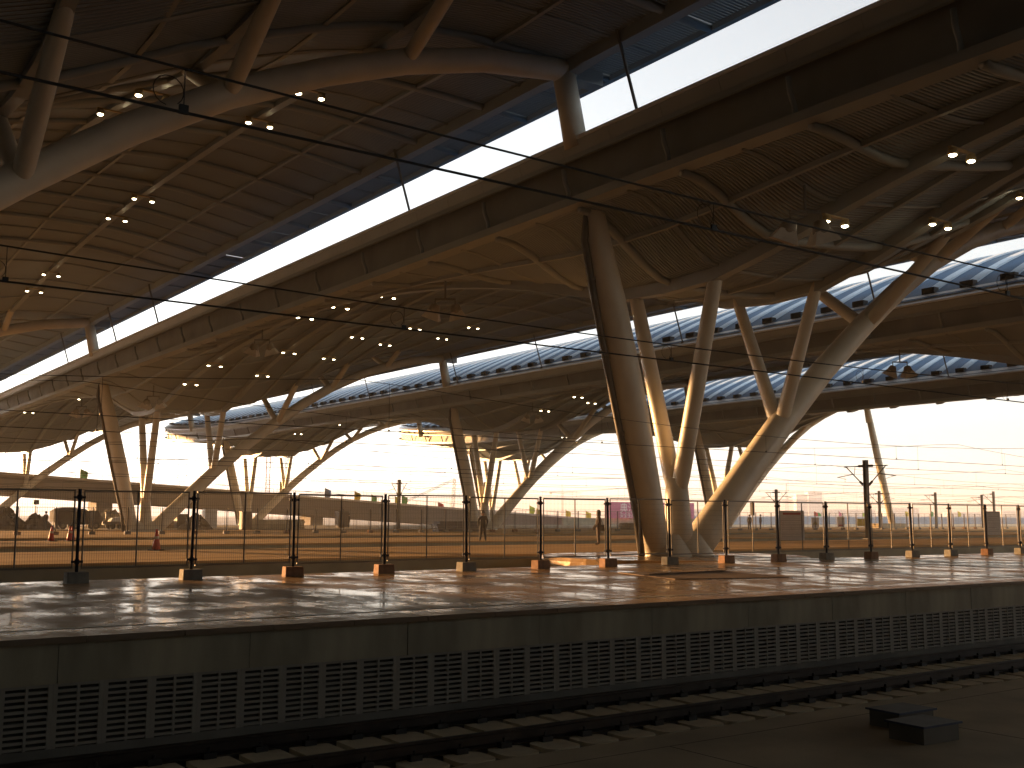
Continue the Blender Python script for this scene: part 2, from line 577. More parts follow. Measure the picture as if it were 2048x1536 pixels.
def hermite(xs, ys):
    xs, ys = np.array(xs, float), np.array(ys, float)
    h = np.diff(xs)
    dl = np.diff(ys) / h
    t = np.concatenate([[dl[0]], (dl[:-1] * h[1:] + dl[1:] * h[:-1]) / (h[1:] + h[:-1]), [dl[-1]]])
    t[1:-1] = np.where(dl[:-1] * dl[1:] <= 0, 0.0, t[1:-1])

    def f(x):
        x = np.clip(np.asarray(x, float), xs[0], xs[-1])
        i = np.clip(np.searchsorted(xs, x) - 1, 0, len(xs) - 2)
        u = (x - xs[i]) / h[i]
        return ((1 + 2 * u) * (1 - u) ** 2) * ys[i] + u * (1 - u) ** 2 * h[i] * t[i] + u * u * (3 - 2 * u) * ys[i + 1] + u * u * (u - 1) * h[i] * t[i + 1]
    return f


P_ROW = hermite([0, 0.8, 5, 11, 17, 22.5, 28.5, 32, 35.5, 37.6], [12.7, 12.66, 10.65, 11.05, 13.1, 15.7, 17.7, 18.1, 18.25, 18.3])
P_MID = hermite([0, 0.8, 5, 11, 17, 22.5, 28.5, 32, 35.5, 37.6], [12.7, 12.74, 14.7, 16.8, 18.3, 18.9, 19.0, 18.7, 18.3, 18.3])
P_W = hermite([0, 3, 6, 10, 15.5, 22, 32, 33], [1.04, 1.0, 0.82, 0.585, 0.34, 0.15, 0.0, 0.0])
P_TOP = hermite([0, 4, 8, 12, 16, 20, 26, 32, 37], [14.95, 17.05, 18.7, 19.9, 20.6, 20.9, 20.6, 19.8, 18.75])


def row_weight(k, Y):
    Y = np.asarray(Y, float)
    d = np.min(np.abs(Y[..., None] - np.array(ROWS[k])), axis=-1)
    return P_W(d)


def lift(k, Y):
    ye = YR[k][1]
    return 3.2 * np.clip((np.asarray(Y, float) - (ye - 72)) / 72, 0, 1) ** 4.0


def soffit(k, X, Y):
    X, Y = np.broadcast_arrays(np.asarray(X, float), np.asarray(Y, float))
    w = row_weight(k, Y)
    z = P_MID(X) * (1 - w) + P_ROW(X) * w
    if k == 0:
        z = z - 0.28 * np.clip((X - 30) / 7, 0, 1)
    return z + lift(k, Y) * np.clip(1 - X / 22, 0, 1) ** 1.2


def top(k, X, Y):
    X, Y = np.broadcast_arrays(np.asarray(X, float), np.asarray(Y, float))
    return P_TOP(X) + lift(k, Y) * np.clip(1 - X / 16, 0, 1) ** 1.5


def plan(k, Y):
    """the inner edge swings outwards in plan at the far tip"""
    s = np.clip((np.asarray(Y, float) - (YR[k][1] - 20)) / 20.5, 0, 1)
    return 9.0 * (1 - np.sqrt(1 - s * s))


EDGE_DZ = {0: 0.0, 1: 0.27, 2: -0.12, 3: -0.05}
CAN_LABEL = {0: "highest wavy canopy overhead with a curved tube arm across the upper left", 1: "big brown wavy canopy band with floodlights crossing the middle of the view",
             2: "canopy with blue ribbed roof seen just behind the big forked column", 3: "farthest blue ribbed canopy ending above open sky near the lone leaning pole"}


def sweep_y(prof, ys, k, close=True, zf=None):
    """profile [(x', z)] swept along Y; follows the tip lift and plan swing"""
    mb = MB()
    n = len(prof)
    lf, pl = lift(k, ys), plan(k, ys)
    v = []
    for j, y in enumerate(ys):
        for a, b in prof:
            v.append((a + pl[j], y, b + lf[j]))
    f = []
    for j in range(len(ys) - 1):
        for i in range(n if close else n - 1):
            f.append((j * n + i, j * n + (i + 1) % n, (j + 1) * n + (i + 1) % n, (j + 1) * n + i))
    if close:
        f.append(tuple(range(n)))
        f.append(tuple((len(ys) - 1) * n + i for i in reversed(range(n))))
    mb.add(v, f)
    return mb


BAY = 5.27
SX = np.concatenate([np.linspace(0.4, 17, 22), np.linspace(18.2, 37.4, 15)])


def canopy(k):
    root = thing("station_canopy", CAN_LABEL[k], "canopy", (XI(k), 0, 0), 0, "wavy canopies over the platforms")
    ya, yb = YR[k]
    # --- top sheet with an inner liner 0.25 m below
    ys = np.arange(ya, yb + 0.1, 2.635)
    xs = np.linspace(0.25, 36.3, 35)
    for nm, dz, mt in (("roof_sheet", 0.0, "roof_blue"), ("roof_liner", -0.28, "liner")):
        v = []
        for y in ys:
            x2 = xs + plan(k, y) * (1 - xs / 36.3)
            v += list(zip(x2, [y] * len(xs), top(k, xs, y) + dz))
        n = len(xs)
        f = [(j * n + i, j * n + i + 1, (j + 1) * n + i + 1, (j + 1) * n + i) for j in range(len(ys) - 1) for i in range(n - 1)]
        mb = MB()
        mb.add(v, f)
        mb.build(nm, mt, root, smooth=True)
    # --- raised roof ribs, each with a dark end box
    def rib_mesh(y):
        mb = MB()
        rx = np.linspace(1.5, 36.1, 27)
        zt = top(k, rx, y)
        px = rx + float(plan(k, y)) * (1 - rx / 36.3)
        v, f = [], []
        for a, z in zip(px, zt):
            v += [(a, -0.42, z + 0.01), (a, -0.38, z + 0.12), (a, 0.38, z + 0.12), (a, 0.42, z + 0.01)]
        for i in range(len(rx) - 1):
            for q in range(3):
                f.append((4 * i + q, 4 * i + 4 + q, 4 * i + 5 + q, 4 * i + 1 + q))
        f += [(0, 1, 2, 3), (4 * len(rx) - 1, 4 * len(rx) - 2, 4 * len(rx) - 3, 4 * len(rx) - 4)]
        mb.add(v, f)
        bx = MB()
        x0, z0 = float(px[0]), float(zt[0])
        bx.box(x0 - 0.5, x0 - 0.01, -0.45, 0.45, z0 - 0.24, z0 + 0.15)
        return mb.mesh("roof_rib", "roof_rib"), bx.mesh("end_box", "dark_box")
    shared = rib_mesh(ya + 10)
    first = {0: 300, 1: 90, 2: 16, 3: 30}[k]
    y = ya + 1.3
    while y < yb - 3:
        if y > first:
            me, bx = shared if lift(k, y) == 0 else rib_mesh(y)
            r = link("roof_rib", me, root, (0, y, 0))
            if k > 1:
                link("end_box", bx, r)
        y += 2.635
    # --- edge: cap, fascia panels, tube, recess, lower beam, brackets
    yf = np.arange(ya, yb + 0.1, 2.635)
    e = EDGE_DZ[k]
    sweep_y([(-0.06, 14.80 + e), (0.80, 14.9), (0.86, 15.46), (-0.06, 14.92 + e)], yf, k).build("edge_cap", "fascia_cap", root)
    sweep_y([(0.03, 14.12 + e), (0.16, 14.12 + e), (0.16, 14.3 + e), (0.03, 14.3 + e)], yf, k).build("edge_rail", "beam_paint", root)
    sweep_y([(0.62, 13.0), (0.9, 13.0), (0.9, 14.77), (0.62, 14.77)], yf, k).build("edge_recess", "recess", root)
    sweep_y([(0.05, 12.72), (0.62, 12.66), (0.62, 13.02), (0.05, 13.02)], yf, k).build("edge_beam", "beam_paint", root)
    fp = MB()
    fp.add([(-0.03, 0.006, 14.775), (-0.03, 2.629, 14.775), (0.12, 2.629, 14.305), (0.12, 0.006, 14.305), (0.08, 0.006, 14.775), (0.08, 2.629, 14.775), (0.22, 2.629, 14.305), (0.22, 0.006, 14.305)],
           [(0, 1, 2, 3), (7, 6, 5, 4), (0, 4, 5, 1), (2, 6, 7, 3), (0, 3, 7, 4), (1, 5, 6, 2)])
    fp_me = fp.mesh("fascia_panel", "fascia")
    br = MB()
    br.tube([(0.10, 0, 14.2), (0.16, 0, 13.75), (0.34, 0, 13.35), (0.36, 0, 13.0)], 0.085, 8)
    br_me = br.mesh("edge_bracket", "beam_paint", True)
    for j, y in enumerate(yf[:-1]):
        if y < ({0: 400, 1: 8, 2: 18, 3: 30}[k]):
            continue
        lz, lp = float(lift(k, y)), float(plan(k, y))
        if lz > 1.8:
            continue
        o = link("fascia_panel", fp_me, root, (lp, y, lz + e))
        dz = float(lift(k, y + 2.635)) - lz
        dx = float(plan(k, y + 2.635)) - lp
        if dz or dx:
            o.rotation_euler = (math.atan2(dz, 2.635), 0, -math.atan2(dx, 2.635))
        if j % 2 == 0:
            link("edge_bracket", br_me, root, (lp, y, lz))
    # --- soffit: thin slats near the camera, closed sheet where slats can no longer be told apart
    y0s = max(ya, -12.0) if k else max(ya, -30)
    n = len(SX)
    split = {0: 66.0, 1: 72.0, 2: y0s, 3: y0s}[k]
    if split > y0s:
        pitch = 0.15
        wd = pitch * 0.62
        sy = np.arange(y0s, split - 0.1, pitch)
        Xg = np.broadcast_to(SX[None, :], (len(sy), n))
        Z = soffit(k, Xg, np.broadcast_to(sy[:, None], Xg.shape))
        V = np.zeros((len(sy), n, 4, 3))
        for q, (dy, dz) in enumerate(((0, 0.05), (0, 0), (wd, 0), (wd, 0.05))):
            V[:, :, q, 0] = Xg
            V[:, :, q, 1] = sy[:, None] + dy
            V[:, :, q, 2] = Z + dz
        base = (np.arange(len(sy))[:, None] * n + np.arange(n - 1)[None, :]) * 4
        F = np.stack([np.stack([base + q, base + 4 + q, base + 5 + q, base + 1 + q], -1) for q in range(3)], 2).reshape(-1, 4)
        me = bpy.data.meshes.new("soffit_slats")
        nv, nf = V.size // 3, len(F)
        me.vertices.add(nv)
        me.vertices.foreach_set("co", V.astype(np.float32).ravel())
        me.loops.add(nf * 4)
        me.loops.foreach_set("vertex_index", F.astype(np.int32).ravel())
        me.polygons.add(nf)
        me.polygons.foreach_set("loop_start", np.arange(0, nf * 4, 4, dtype=np.int32))
        me.polygons.foreach_set("loop_total", np.full(nf, 4, dtype=np.int32))
        me.update(calc_edges=True)
        me.materials.append(MATS["soffit_slat"])
        tag(link("soffit_slats", me, root), kind="stuff")
    sy = np.append(np.arange(split, yb - 0.2, 1.3), yb - 0.2)
    v = []
    for y in sy:
        x2 = SX + float(plan(k, y)) * (1 - SX / 37.5)
        v += list(zip(x2, [y] * n, soffit(k, SX, y)))
    mb = MB()
    mb.add(v, [(j * n + i, (j + 1) * n + i, (j + 1) * n + i + 1, j * n + i + 1) for j in range(len(sy) - 1) for i in range(n - 1)])
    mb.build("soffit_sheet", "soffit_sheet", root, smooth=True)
    # closing plate at the far tip
    v = []
    for q, a in enumerate(SX):
        x2 = a + float(plan(k, yb - 0.2)) * (1 - a / 37.5)
        v += [(x2, yb - 0.2, float(soffit(k, a, yb - 0.2))), (x2, yb - 0.2, max(float(soffit(k, a, yb - 0.2)) + 0.05, float(top(k, min(a, 36), yb - 0.2))))]
    mb = MB()
    mb.add(v, [(2 * i, 2 * i + 2, 2 * i + 3, 2 * i + 1) for i in range(n - 1)])
    mb.build("tip_plate", "fascia", root)
    # --- purlins along the canopy
    for xq, w, h in ((2.5, 0.16, 0.16), (5, 0.42, 0.45), (8, 0.16, 0.16), (11, 0.42, 0.45), (14, 0.16, 0.16), (17, 0.36, 0.3), (19.8, 0.14, 0.1), (22.5, 0.32, 0.24), (25.5, 0.14, 0.1), (28.5, 0.32, 0.24), (32, 0.14, 0.14), (35.3, 0.42, 0.45), (37.4, 0.24, 0.2)):
        yy = np.arange(y0s, yb - 0.3, 2.635)
        zz = soffit(k, xq, yy)
        px = xq + plan(k, yy) * (1 - xq / 37.5)
        v, f = [], []
        for a, b, c in zip(px, yy, zz):
            v += [(a - w / 2, b, c + 0.02), (a - w / 2, b, c - h), (a + w / 2, b, c - h), (a + w / 2, b, c + 0.02)]
        for i in range(len(yy) - 1):
            for q in range(4):
                f.append((4 * i + q, 4 * i + (q + 1) % 4, 4 * i + 4 + (q + 1) % 4, 4 * i + 4 + q))
        f += [(0, 1, 2, 3), (4 * len(yy) - 1, 4 * len(yy) - 2, 4 * len(yy) - 3, 4 * len(yy) - 4)]
        mb = MB()
        mb.add(v, f)
        mb.build("eave_beam" if xq > 37 else "purlin", "beam_paint", root)
    # --- ribs across the canopy, a round main rib at each bay and a slim one between
    yb0 = ROWS[k][0 if k == 3 else 1]
    j0 = int(math.ceil((y0s - yb0) / (BAY / 2)))
    jj = j0
    while yb0 + jj * BAY / 2 < yb - 2:
        y = yb0 + jj * BAY / 2
        main = jj % 2 == 0
        px = SX
        zz = soffit(k, px, y)
        p2 = px + float(plan(k, y)) * (1 - px / 37.5)
        mb = MB()
        if y > 74 and k < 2 and not main:
            jj += 1
            continue
        if main:
            mb.tube([(a, y, b - (0.07 if y < 74 else 0.02)) for a, b in zip(p2, zz)], 0.16 if y < 74 else 0.09, 8)
        else:
            mb.tube([(a, y, b - 0.03) for a, b in zip(p2, zz)], 0.06, 4)
        mb.build("main_rib" if main else "slim_rib", "beam_paint", root, smooth=main)
        jj += 1
    return root


CAN = {k: canopy(k) for k in (0, 1, 2, 3)}

# thin hanger rods between one canopy's edge and the eave above it
for k, yl in ((1, (26.5, 41.9, 78.0, 88.6, 104.0)), (2, (42.6, 60.4, 78.7, 93.0, 112.0, 126.0)), (3, (60.0, 76.0, 93.5, 108.0))):
    for y in yl:
        m = MB()
        m.tube([(0.35, y, 14.9), (-0.55, y + 0.15, 18.1)], 0.06, 6)
        m.box(0.2, 0.5, y - 0.12, y + 0.12, 14.98, 15.1)
        m.build("hanger_rod", "mast_grey", CAN[k])

# ------------------------------------------------------------------ forked columns
ARM = [(0.55, -0.1), (1.6, 0.95), (3.4, 2.75), (5.9, 5.2), (8.8, 7.75), (11.8, 10.1), (14.6, 12.1), (17.4, 13.8), (20.5, 15.25), (23.4, 16.35), (26.5, 17.2), (29.6, 17.65), (30.4, 17.7)]
ARM_R = [0.64, 0.62, 0.58, 0.55, 0.51, 0.48, 0.46, 0.45, 0.44, 0.43, 0.42, 0.41, 0.41]


def column_meshes():
    d = {}
    m = MB()
    m.tube([(-0.95, 0, -0.1), (-1.35, 0, 1.5), (-2.25, 0, 5.4), (-3.25, 0, 9.4), (-3.75, 0, 11.3), (-3.98, 0, 12.5), (-3.95, 0, 12.95)], [0.47, 0.52, 0.60, 0.56, 0.47, 0.38, 0.24], 24)
    d["main_leg"] = (m.mesh("main_leg", "column_paint", True),)
    m = MB()
    off = 0.62
    m.tube([(-1.72, 0.12, 0.0), (-1.95, 0.12, 1.5), (-2.95, 0.12, 5.4), (-3.93, 0.12, 9.4), (-4.40, 0.10, 11.5), (-4.3, 0.1, 12.4), (-4.0, 0.05, 12.9)], 0.14, 8)
    for zz, xx in ((1.7, -2.0), (4.4, -2.68), (7.2, -3.38), (10.0, -4.05)):
        m.tube([(xx - 0.02, 0.12, zz), (xx + 0.02, 0.12, zz + 0.16)], 0.17, 8)
        m.bar((xx, 0.12, zz + 0.08), (xx + 0.55, 0.05, zz + 0.08), 0.05)
    d["drain_pipe"] = (m.mesh("drain_pipe", "pipe_brown", True),)
    m = MB()
    m.tube([(0.15, 0, -0.1), (0.05, 0, 1.2), (0.0, 0, 2.2), (0, 0, 2.9)], [0.62, 0.52, 0.46, 0.40], 20)
    m.lathe([(0.98, -0.12), (0.95, 0.1), (0.7, 0.45), (0.45, 0.8)], 24, (-0.55, 0, 0))
    m.lathe([(1.05, -0.12), (1.0, 0.12), (0.75, 0.5), (0.45, 0.9)], 24, (0.45, 0, 0))
    d["stem"] = (m.mesh("stem", "column_paint", True),)

    def strut(x, z, dy, zt, r0, r1, dx=0.0):
        mb = MB()
        a, b = Vector((x, 0, z)), Vector((x + dx, dy * 1.03, zt + 0.3))
        mb.tube([a, a.lerp(b, 0.12), a.lerp(b, 0.5), a.lerp(b, 0.9), b], [r0 * 0.8, r0, r1 * 1.12, r1, r1 * 0.8], 16)
        return mb.mesh("branch", "column_paint", True)
    br = []
    for x, z, dy, zt, r0, r1 in ((0.0, 2.0, 2.25, 10.45, 0.33, 0.28), (5.9, 5.0, 2.2, 10.85, 0.30, 0.24), (11.9, 10.0, 4.2, 13.15, 0.28, 0.24), (17.4, 13.7, 3.9, 15.7, 0.27, 0.23), (23.4, 16.3, 3.6, 17.85, 0.25, 0.22)):
        for s in (1, -1):
            br.append(strut(x, z, s * dy, zt, r0, r1))
    d["branch"] = tuple(br)
    m = MB()
    m.tube([(a, 0, b) for a, b in ARM], ARM_R, 24)
    d["arm"] = (m.mesh("arm", "column_paint", True),)
    m = MB()
    for s in (1, -1):
        m.bar((30.2, s * 0.2, 17.75), (30.5, s * 6.5, 18.25), 0.45, 0.5)
    d["haunch"] = (m.mesh("haunch", "beam_paint"),)
    m = MB()
    m.tube([(30.05, 0, 17.7), (30.65, 0, 14.9)], [0.42, 0.45], 20)
    d["stub_post"] = (m.mesh("stub_post", "column_paint", True),)
    m = MB()
    m.box(30.3, 31.7, -0.3, 0.3, 17.4, 17.95)
    d["arm_tip"] = (m.mesh("arm_tip", "beam_paint"),)
    m = MB()
    m.tube([(30.05, 0, 17.7), (31.4, 0, 13.0), (33.0, 0, 7.5), (35.3, 0, -0.1)], [0.36, 0.47, 0.52, 0.44], 20)
    d["leaning_pole"] = (m.mesh("leaning_pole", "column_paint", True),)
    return d


CM = column_meshes()
COLS = [
    (0, 29.83, "curved tube arm with splayed struts rising across the upper left corner"),
    (0, 95.03, "short visible arm reaching the slot of sky at the left edge"),
    (1, 29.83, "largest forked white steel column right behind the near fence"),
    (1, 95.03, "forked column left of centre standing behind the red cone"),
    (1, 172.0, "thin forked column arm at the far left above the ramp"),
    (2, 29.83, "forked column just outside the right edge of the view"),
    (2, 95.03, "forked column in the middle distance behind the standing person in black"),
    (2, 159.5, "small forked column between the second and third near fence posts"),
    (3, 95.03, "forked column partly hidden behind the largest column's slanting arm"),
    (3, 145.0, "farthest thin forked column seen just beside the middle one"),
]
for k, y, lb in COLS:
    if (k, y) == (2, 29.83):
        continue
    c = thing("forked_column", lb, "column", (29.1 + 35.5 * (k - 1), y, 0), 0, "forked steel columns")
    parts = ["arm", "branch", "haunch", "arm_tip", "stub_post"]
    if k > 0:
        parts += ["main_leg", "drain_pipe", "stem"]
    for pn in parts:
        for me in CM[pn]:
            link(pn, me, c)
    if k == 3 and y < 100:
        q = thing("leaning_pole", "lone slanting round pole standing clear in front of the open sky" if y < 100 else "slanting end pole hidden far behind the middle columns", "pole", (29.1 + 35.5 * (k - 1), y, 0), 0, "end poles")
        link("shaft", CM["leaning_pole"][0], q)
for (x, y) in ((28.9, 29.83),):
    tag(pedestal(x, y, 5.0), "round paved island between the tracks carrying the largest forked column", "plinth")


# ------------------------------------------------------------------ ceiling lamps (lit) and hooded floodlights
LAMP = MB()
LAMP.box(-0.06, 0.06, -0.62, 0.62, -0.05, 0.0)
lamp_bar = LAMP.mesh("mounting_bar", "lamp_case")
LH = MB()
LH.lathe([(0.05, 0.0), (0.13, -0.03), (0.16, -0.16), (0.15, -0.21)], 14)
lamp_shade = LH.mesh("lamp_shade", "lamp_case", True)
LB = MB()
LB.lathe([(0.02, -0.17), (0.10, -0.19), (0.115, -0.23), (0.07, -0.26), (0.02, -0.27)], 12)
lamp_bulb = LB.mesh("lamp_bulb", "lamp_glow", True)
LAMPS = {
    0: [(22.5, 37.2), (22.5, 42.2), (28.5, 37.2), (28.5, 42.2), (28.5, 58.3), (28.5, 63.3), (28.5, 79.2), (28.5, 84.4)],
    1: [(5, 17.5), (5, 22.1), (5, 58.3), (5, 63.3), (5, 79.2), (5, 84.4), (5, 121.0), (5, 143.0), (11, 22.1), (11, 63.3), (11, 79.2), (11, 84.4), (17, 22.1), (17, 58.3), (17, 63.3), (17, 79.2), (17, 84.4),
        (22.5, 58.3), (22.5, 63.3), (22.5, 79.2), (22.5, 84.4), (28.5, 63.3), (28.5, 79.2), (28.5, 84.4)],
    2: [(5, 79.2), (5, 84.4), (11, 84.4), (17, 79.2), (5, 126.0), (5, 142.0), (11, 126.0), (11, 142.0)],
    3: [(5, 126.0), (11, 126.0), (11, 110.0), (5, 110.0)],
}
WHERE = {0: "canopy overhead", 1: "big brown canopy", 2: "middle blue canopy", 3: "farthest canopy"}
PUR = {5: "first", 11: "second", 17: "third", 22.5: "fourth", 28.5: "fifth"}
for k in LAMPS:
    for xq in sorted(set(a for a, b in LAMPS[k])):
        ys_ = sorted(b for a, b in LAMPS[k] if a == xq)
        for i, y in enumerate(ys_):
            z = float(soffit(k, xq, y)) - (0.45 if xq < 12 else 0.30 if xq < 20 else 0.25)
            o = thing("ceiling_lamp", "lit twin lamp, %s from right on %s beam of %s" % (ordinal(i + 1), PUR[xq], WHERE[k]), "ceiling lamp", (XI(k) + xq + float(plan(k, y)) * (1 - xq / 37.5), y, z), math.pi / 2, "lit twin ceiling lamps")
            link("mounting_bar", lamp_bar, o)
            for sx in (-0.48, 0.48):
                h = link("lamp_shade", lamp_shade, o, (0, sx, -0.04))
                link("lamp_bulb", lamp_bulb, h)

FB = MB()
FB.tube([(0, 0, 0.9), (0, 0, 0)], 0.045, 8)
FB.bar((-0.5, 0, 0), (0.5, 0, 0), 0.08)
for sx in (-0.48, 0.48):
    FB.bar((sx, 0, 0), (sx, 0, -0.32), 0.05)
flood_br = FB.mesh("bracket", "mast_grey")
FH = MB()
FH.lathe([(0.10, 0.12), (0.20, 0.08), (0.27, -0.12), (0.30, -0.30), (0.26, -0.31)], 16)
flood_head = FH.mesh("lamp_head", "hood", True)
FS = MB()
for q in range(4):
    a = math.radians(45 + 90 * q)
    b = math.radians(135 + 90 * q)
    FS.add([(0.36 * math.cos(a), 0.36 * math.sin(a), -0.22), (0.36 * math.cos(b), 0.36 * math.sin(b), -0.22), (0.62 * math.cos(b), 0.62 * math.sin(b), -0.62), (0.62 * math.cos(a), 0.62 * math.sin(a), -0.62)], [(0, 1, 2, 3)])
flood_skirt = FS.mesh("hood_skirt", "hood_skirt")
FLOODS = [(1, 3.2, 21.9, "pair of hooded floodlights hanging under the canopy near the upper right"), (1, 3.2, 43.5, "pair of hooded floodlights hanging in the centre of the brown canopy"),
          (1, 3.2, 65.8, "pair of hooded floodlights hanging left of centre under the brown canopy"), (1, 3.2, 88.0, "pair of hooded floodlights hanging just right of the column left of centre"),
          (1, 3.2, 110.5, "pair of hooded floodlights at far left under the brown canopy"), (2, 3.2, 84.0, "small pair of hooded floodlights under the middle-distance canopy"),
          (2, 3.2, 43.0, "pair of hooded floodlights against the blue roof at right")]
for k, xq, y, lb in FLOODS:
    z = float(soffit(k, xq, y)) - 0.95
    o = thing("floodlight", lb, "floodlight", (XI(k) + xq, y, z), math.radians(-35), "hooded floodlights")
    link("bracket", flood_br, o)
    for sx, tilt in ((-0.48, 0.35), (0.48, -0.25)):
        h = link("lamp_head", flood_head, o, (sx, 0, -0.36))
        h.rotation_euler = (0.25, tilt, 0)
        link("hood_skirt", flood_skirt, h)

# ------------------------------------------------------------------ fences
FSP, FX0 = 2.48, 6.07
pm = MB()
x0, x1, z0, z1 = 0.10, FSP - 0.10, 0.32, 1.96
for a, b in (((x0, 0, z0), (x0, 0, z1)), ((x1, 0, z0), (x1, 0, z1)), ((x0 - 0.015, 0, z1), (x1 + 0.015, 0, z1)), ((x0 - 0.015, 0, z0), (x1 + 0.015, 0, z0)), ((FSP / 2, 0, z0), (FSP / 2, 0, z1))):
    pm.tube([a, b], 0.019, 6)
frame_me = pm.mesh("panel_frame", "galvanised")
wm = MB()
nx = 46
for i in range(1, nx):
    xx = x0 + (x1 - x0) * i / nx
    wm.bar((xx, 0, z0), (xx, 0, z1), 0.0028)
for j in range(1, 11):
    zz = z0 + (z1 - z0) * j / 11
    wm.bar((x0, 0, zz), (x1, 0, zz), 0.0028)
wire_me = wm.mesh("wire_mesh", "wire_dull")
pp = MB()
pp.tube([(0, 0, 0.02), (0, 0, 2.0)], 0.036, 10)
pole_me = pp.mesh("pole", "post_navy", True)
cl = MB()
for zz in (1.82,):
    cl.box(-0.12, 0.12, -0.025, 0.025, zz - 0.025, zz + 0.025)
    cl.tube([(0, 0, zz - 0.05), (0, 0, zz + 0.05)], 0.052, 8)
clamp_me = cl.mesh("clamp", "post_navy")


def block_mesh(mt):
    mb = rounded_block(-0.23, 0.23, -0.16, 0.16, 0.0, 0.235, 0.02)
    mb.v = [(x * (1 - 0.06 * (z > 0.1)), y * (1 - 0.08 * (z > 0.1)), z) for x, y, z in mb.v]
    return mb.mesh("base_block", mt)


blk = [block_mesh("block_concrete"), block_mesh("block_brick")]
BRICKY = {2, 3, 5, 6, 8, 9, 11, 14}
for n in range(-1, 16):
    nth = ordinal(n + 2)
    seen = ordinal(n + 1) if n >= 0 else None
    dz = random.uniform(-0.012, 0.012)
    lab = ("dark post on a %s block, %s from left along the near mesh fence" % ("brick" if n in BRICKY else "concrete", seen)) if seen else "dark fence post on a block just beyond the left edge of view"
    if n >= 0:
        o = thing("fence_post", lab, "fence post", (FX0 + n * FSP, FENCE_Y, 0.0), random.uniform(-0.12, 0.12), "posts of the near mesh fence")
        q = link("pole", pole_me, o)
        q.rotation_euler = (random.uniform(-0.012, 0.012), random.uniform(-0.016, 0.008), 0)
        link("clamp", clamp_me, q)
        link("clamp", clamp_me, q, (0, 0, -1.37))
        link("base_block", blk[1 if n in BRICKY else 0], o)
    lab = ("wire mesh fence panel between the %s and %s near posts from left" % (ordinal(n + 1), ordinal(n + 2))) if n >= 0 else "wire mesh fence panel cut by the left edge of view"
    o = thing("mesh_fence", lab, "mesh fence", (FX0 + n * FSP, FENCE_Y + random.uniform(-0.01, 0.01), dz), 0, "panels of the near mesh fence")
    o.rotation_euler = (random.uniform(-0.012, 0.012), random.uniform(-0.006, 0.006), 0)
    link("panel_frame", frame_me, o)
    link("wire_mesh", wire_me, o)
wm2 = MB()
for i in range(1, 16):
    xx = x0 + (x1 - x0) * i / 16
    wm2.bar((xx, 0, z0), (xx, 0, z1), 0.005)
for j in range(1, 5):
    zz = z0 + (z1 - z0) * j / 5
    wm2.bar((x0, 0, zz), (x1, 0, zz), 0.005)
wire2_me = wm2.mesh("wire_mesh", "wire_dull")
F2X0, F2SP = 13.85, 2.53
for n in range(0, 52):
    x = F2X0 + n * F2SP
    nth = ordinal(n + 1)
    o = thing("fence_post", "small distant fence post on a block, %s from left in the far fence line" % nth, "fence post", (x, 82.3, 0), random.uniform(-0.2, 0.2), "posts of the far mesh fence")
    link("pole", pole_me, o)
    link("base_block", blk[1 if random.random() < 0.45 else 0], o)
    o = thing("mesh_fence", "distant mesh panel, %s from left in the far fence line" % nth, "mesh fence", (x, 82.3, 0), 0, "panels of the far mesh fence")
    link("panel_frame", frame_me, o)
    link("wire_mesh", wire2_me, o)

# ------------------------------------------------------------------ overhead wires
def sag(x, x0, x1, z, s):
    u = (x - x0) / (x1 - x0)
    return z - 4 * s * u * (1 - u)


WIRES = [(6.75, 4.05, 4.95, "nearest overhead contact line, the thick dark wires crossing the top"), (12.38, 3.92, 4.85, "overhead line above the foreground rails running across the middle"),
         (27.2, 3.85, 5.3, "overhead line over the track just behind the near fence"), (32.4, 3.85, 5.3, "overhead line beyond the largest column's island"),
         (47.2, 3.85, 5.3, "overhead line over the trench behind the second platform"), (51.4, 3.85, 5.3, "overhead line along the near side of the third platform"),
         (66.2, 3.85, 5.3, "overhead line behind the third platform"), (70.4, 3.85, 5.3, "overhead line in front of the far fence platform"),
         (106.0, 3.9, 5.4, "faint overhead line beyond the far fence"), (112.0, 3.9, 5.4, "faint overhead line over the debris yard"), (126.0, 3.9, 5.4, "pale overhead line before the ramp"),
         (140.0, 4.2, 5.8, "palest overhead line low against the sky")]
for yy, zc, zm, lb in WIRES:
    near = yy < 20
    o = thing("overhead_line", lb, "overhead line", (0, yy, 0), 0, "overhead contact lines")
    rc = 0.011 if yy < 10 else (0.012 if near else 0.0085 + yy * 0.00008)
    span = 44.0
    off = {6.75: -14.0, 12.38: -10.0}.get(yy, -random.uniform(5, 40))
    m = MB()
    m.tube([(-40, 0, zc), (140, 0, zc), (320, 0, zc)], rc, 5)
    m.build("contact_wire", "wire_black", o)
    pts = []
    x = -40.0
    while x <= 320:
        a = math.floor((x - off) / span) * span + off
        pts.append((x, 0, sag(x, a, a + span, zm, zm - zc - (0.25 if near else 0.55))))
        x += 2.0
    m = MB()
    m.tube(pts, rc * 0.85, 5)
    m.build("messenger_wire", "wire_black", o)
    x = -7.6 if near else -10 + random.uniform(0, 5)
    while x < (60 if near else 200):
        a = math.floor((x - off) / span) * span + off
        zz = sag(x, a, a + span, zm, zm - zc - (0.25 if near else 0.55))
        m = MB()
        m.tube([(x, 0, zc), (x, 0, zz)], 0.004 if near else rc * 0.55, 4)
        m.box(x - 0.03, x + 0.03, -0.012, 0.012, zc - 0.01, zc + 0.05)
        if near:
            lp = [(x - 0.10 + 0.10 * math.cos(t), 0.01, zc + 0.13 + 0.10 * math.sin(t)) for t in [k * math.pi / 8 - 0.9 for k in range(15)]]
            m.tube(lp, 0.0035, 4)
        m.build("dropper", "wire_black", o)
        x += 4.9 if near else 8.0

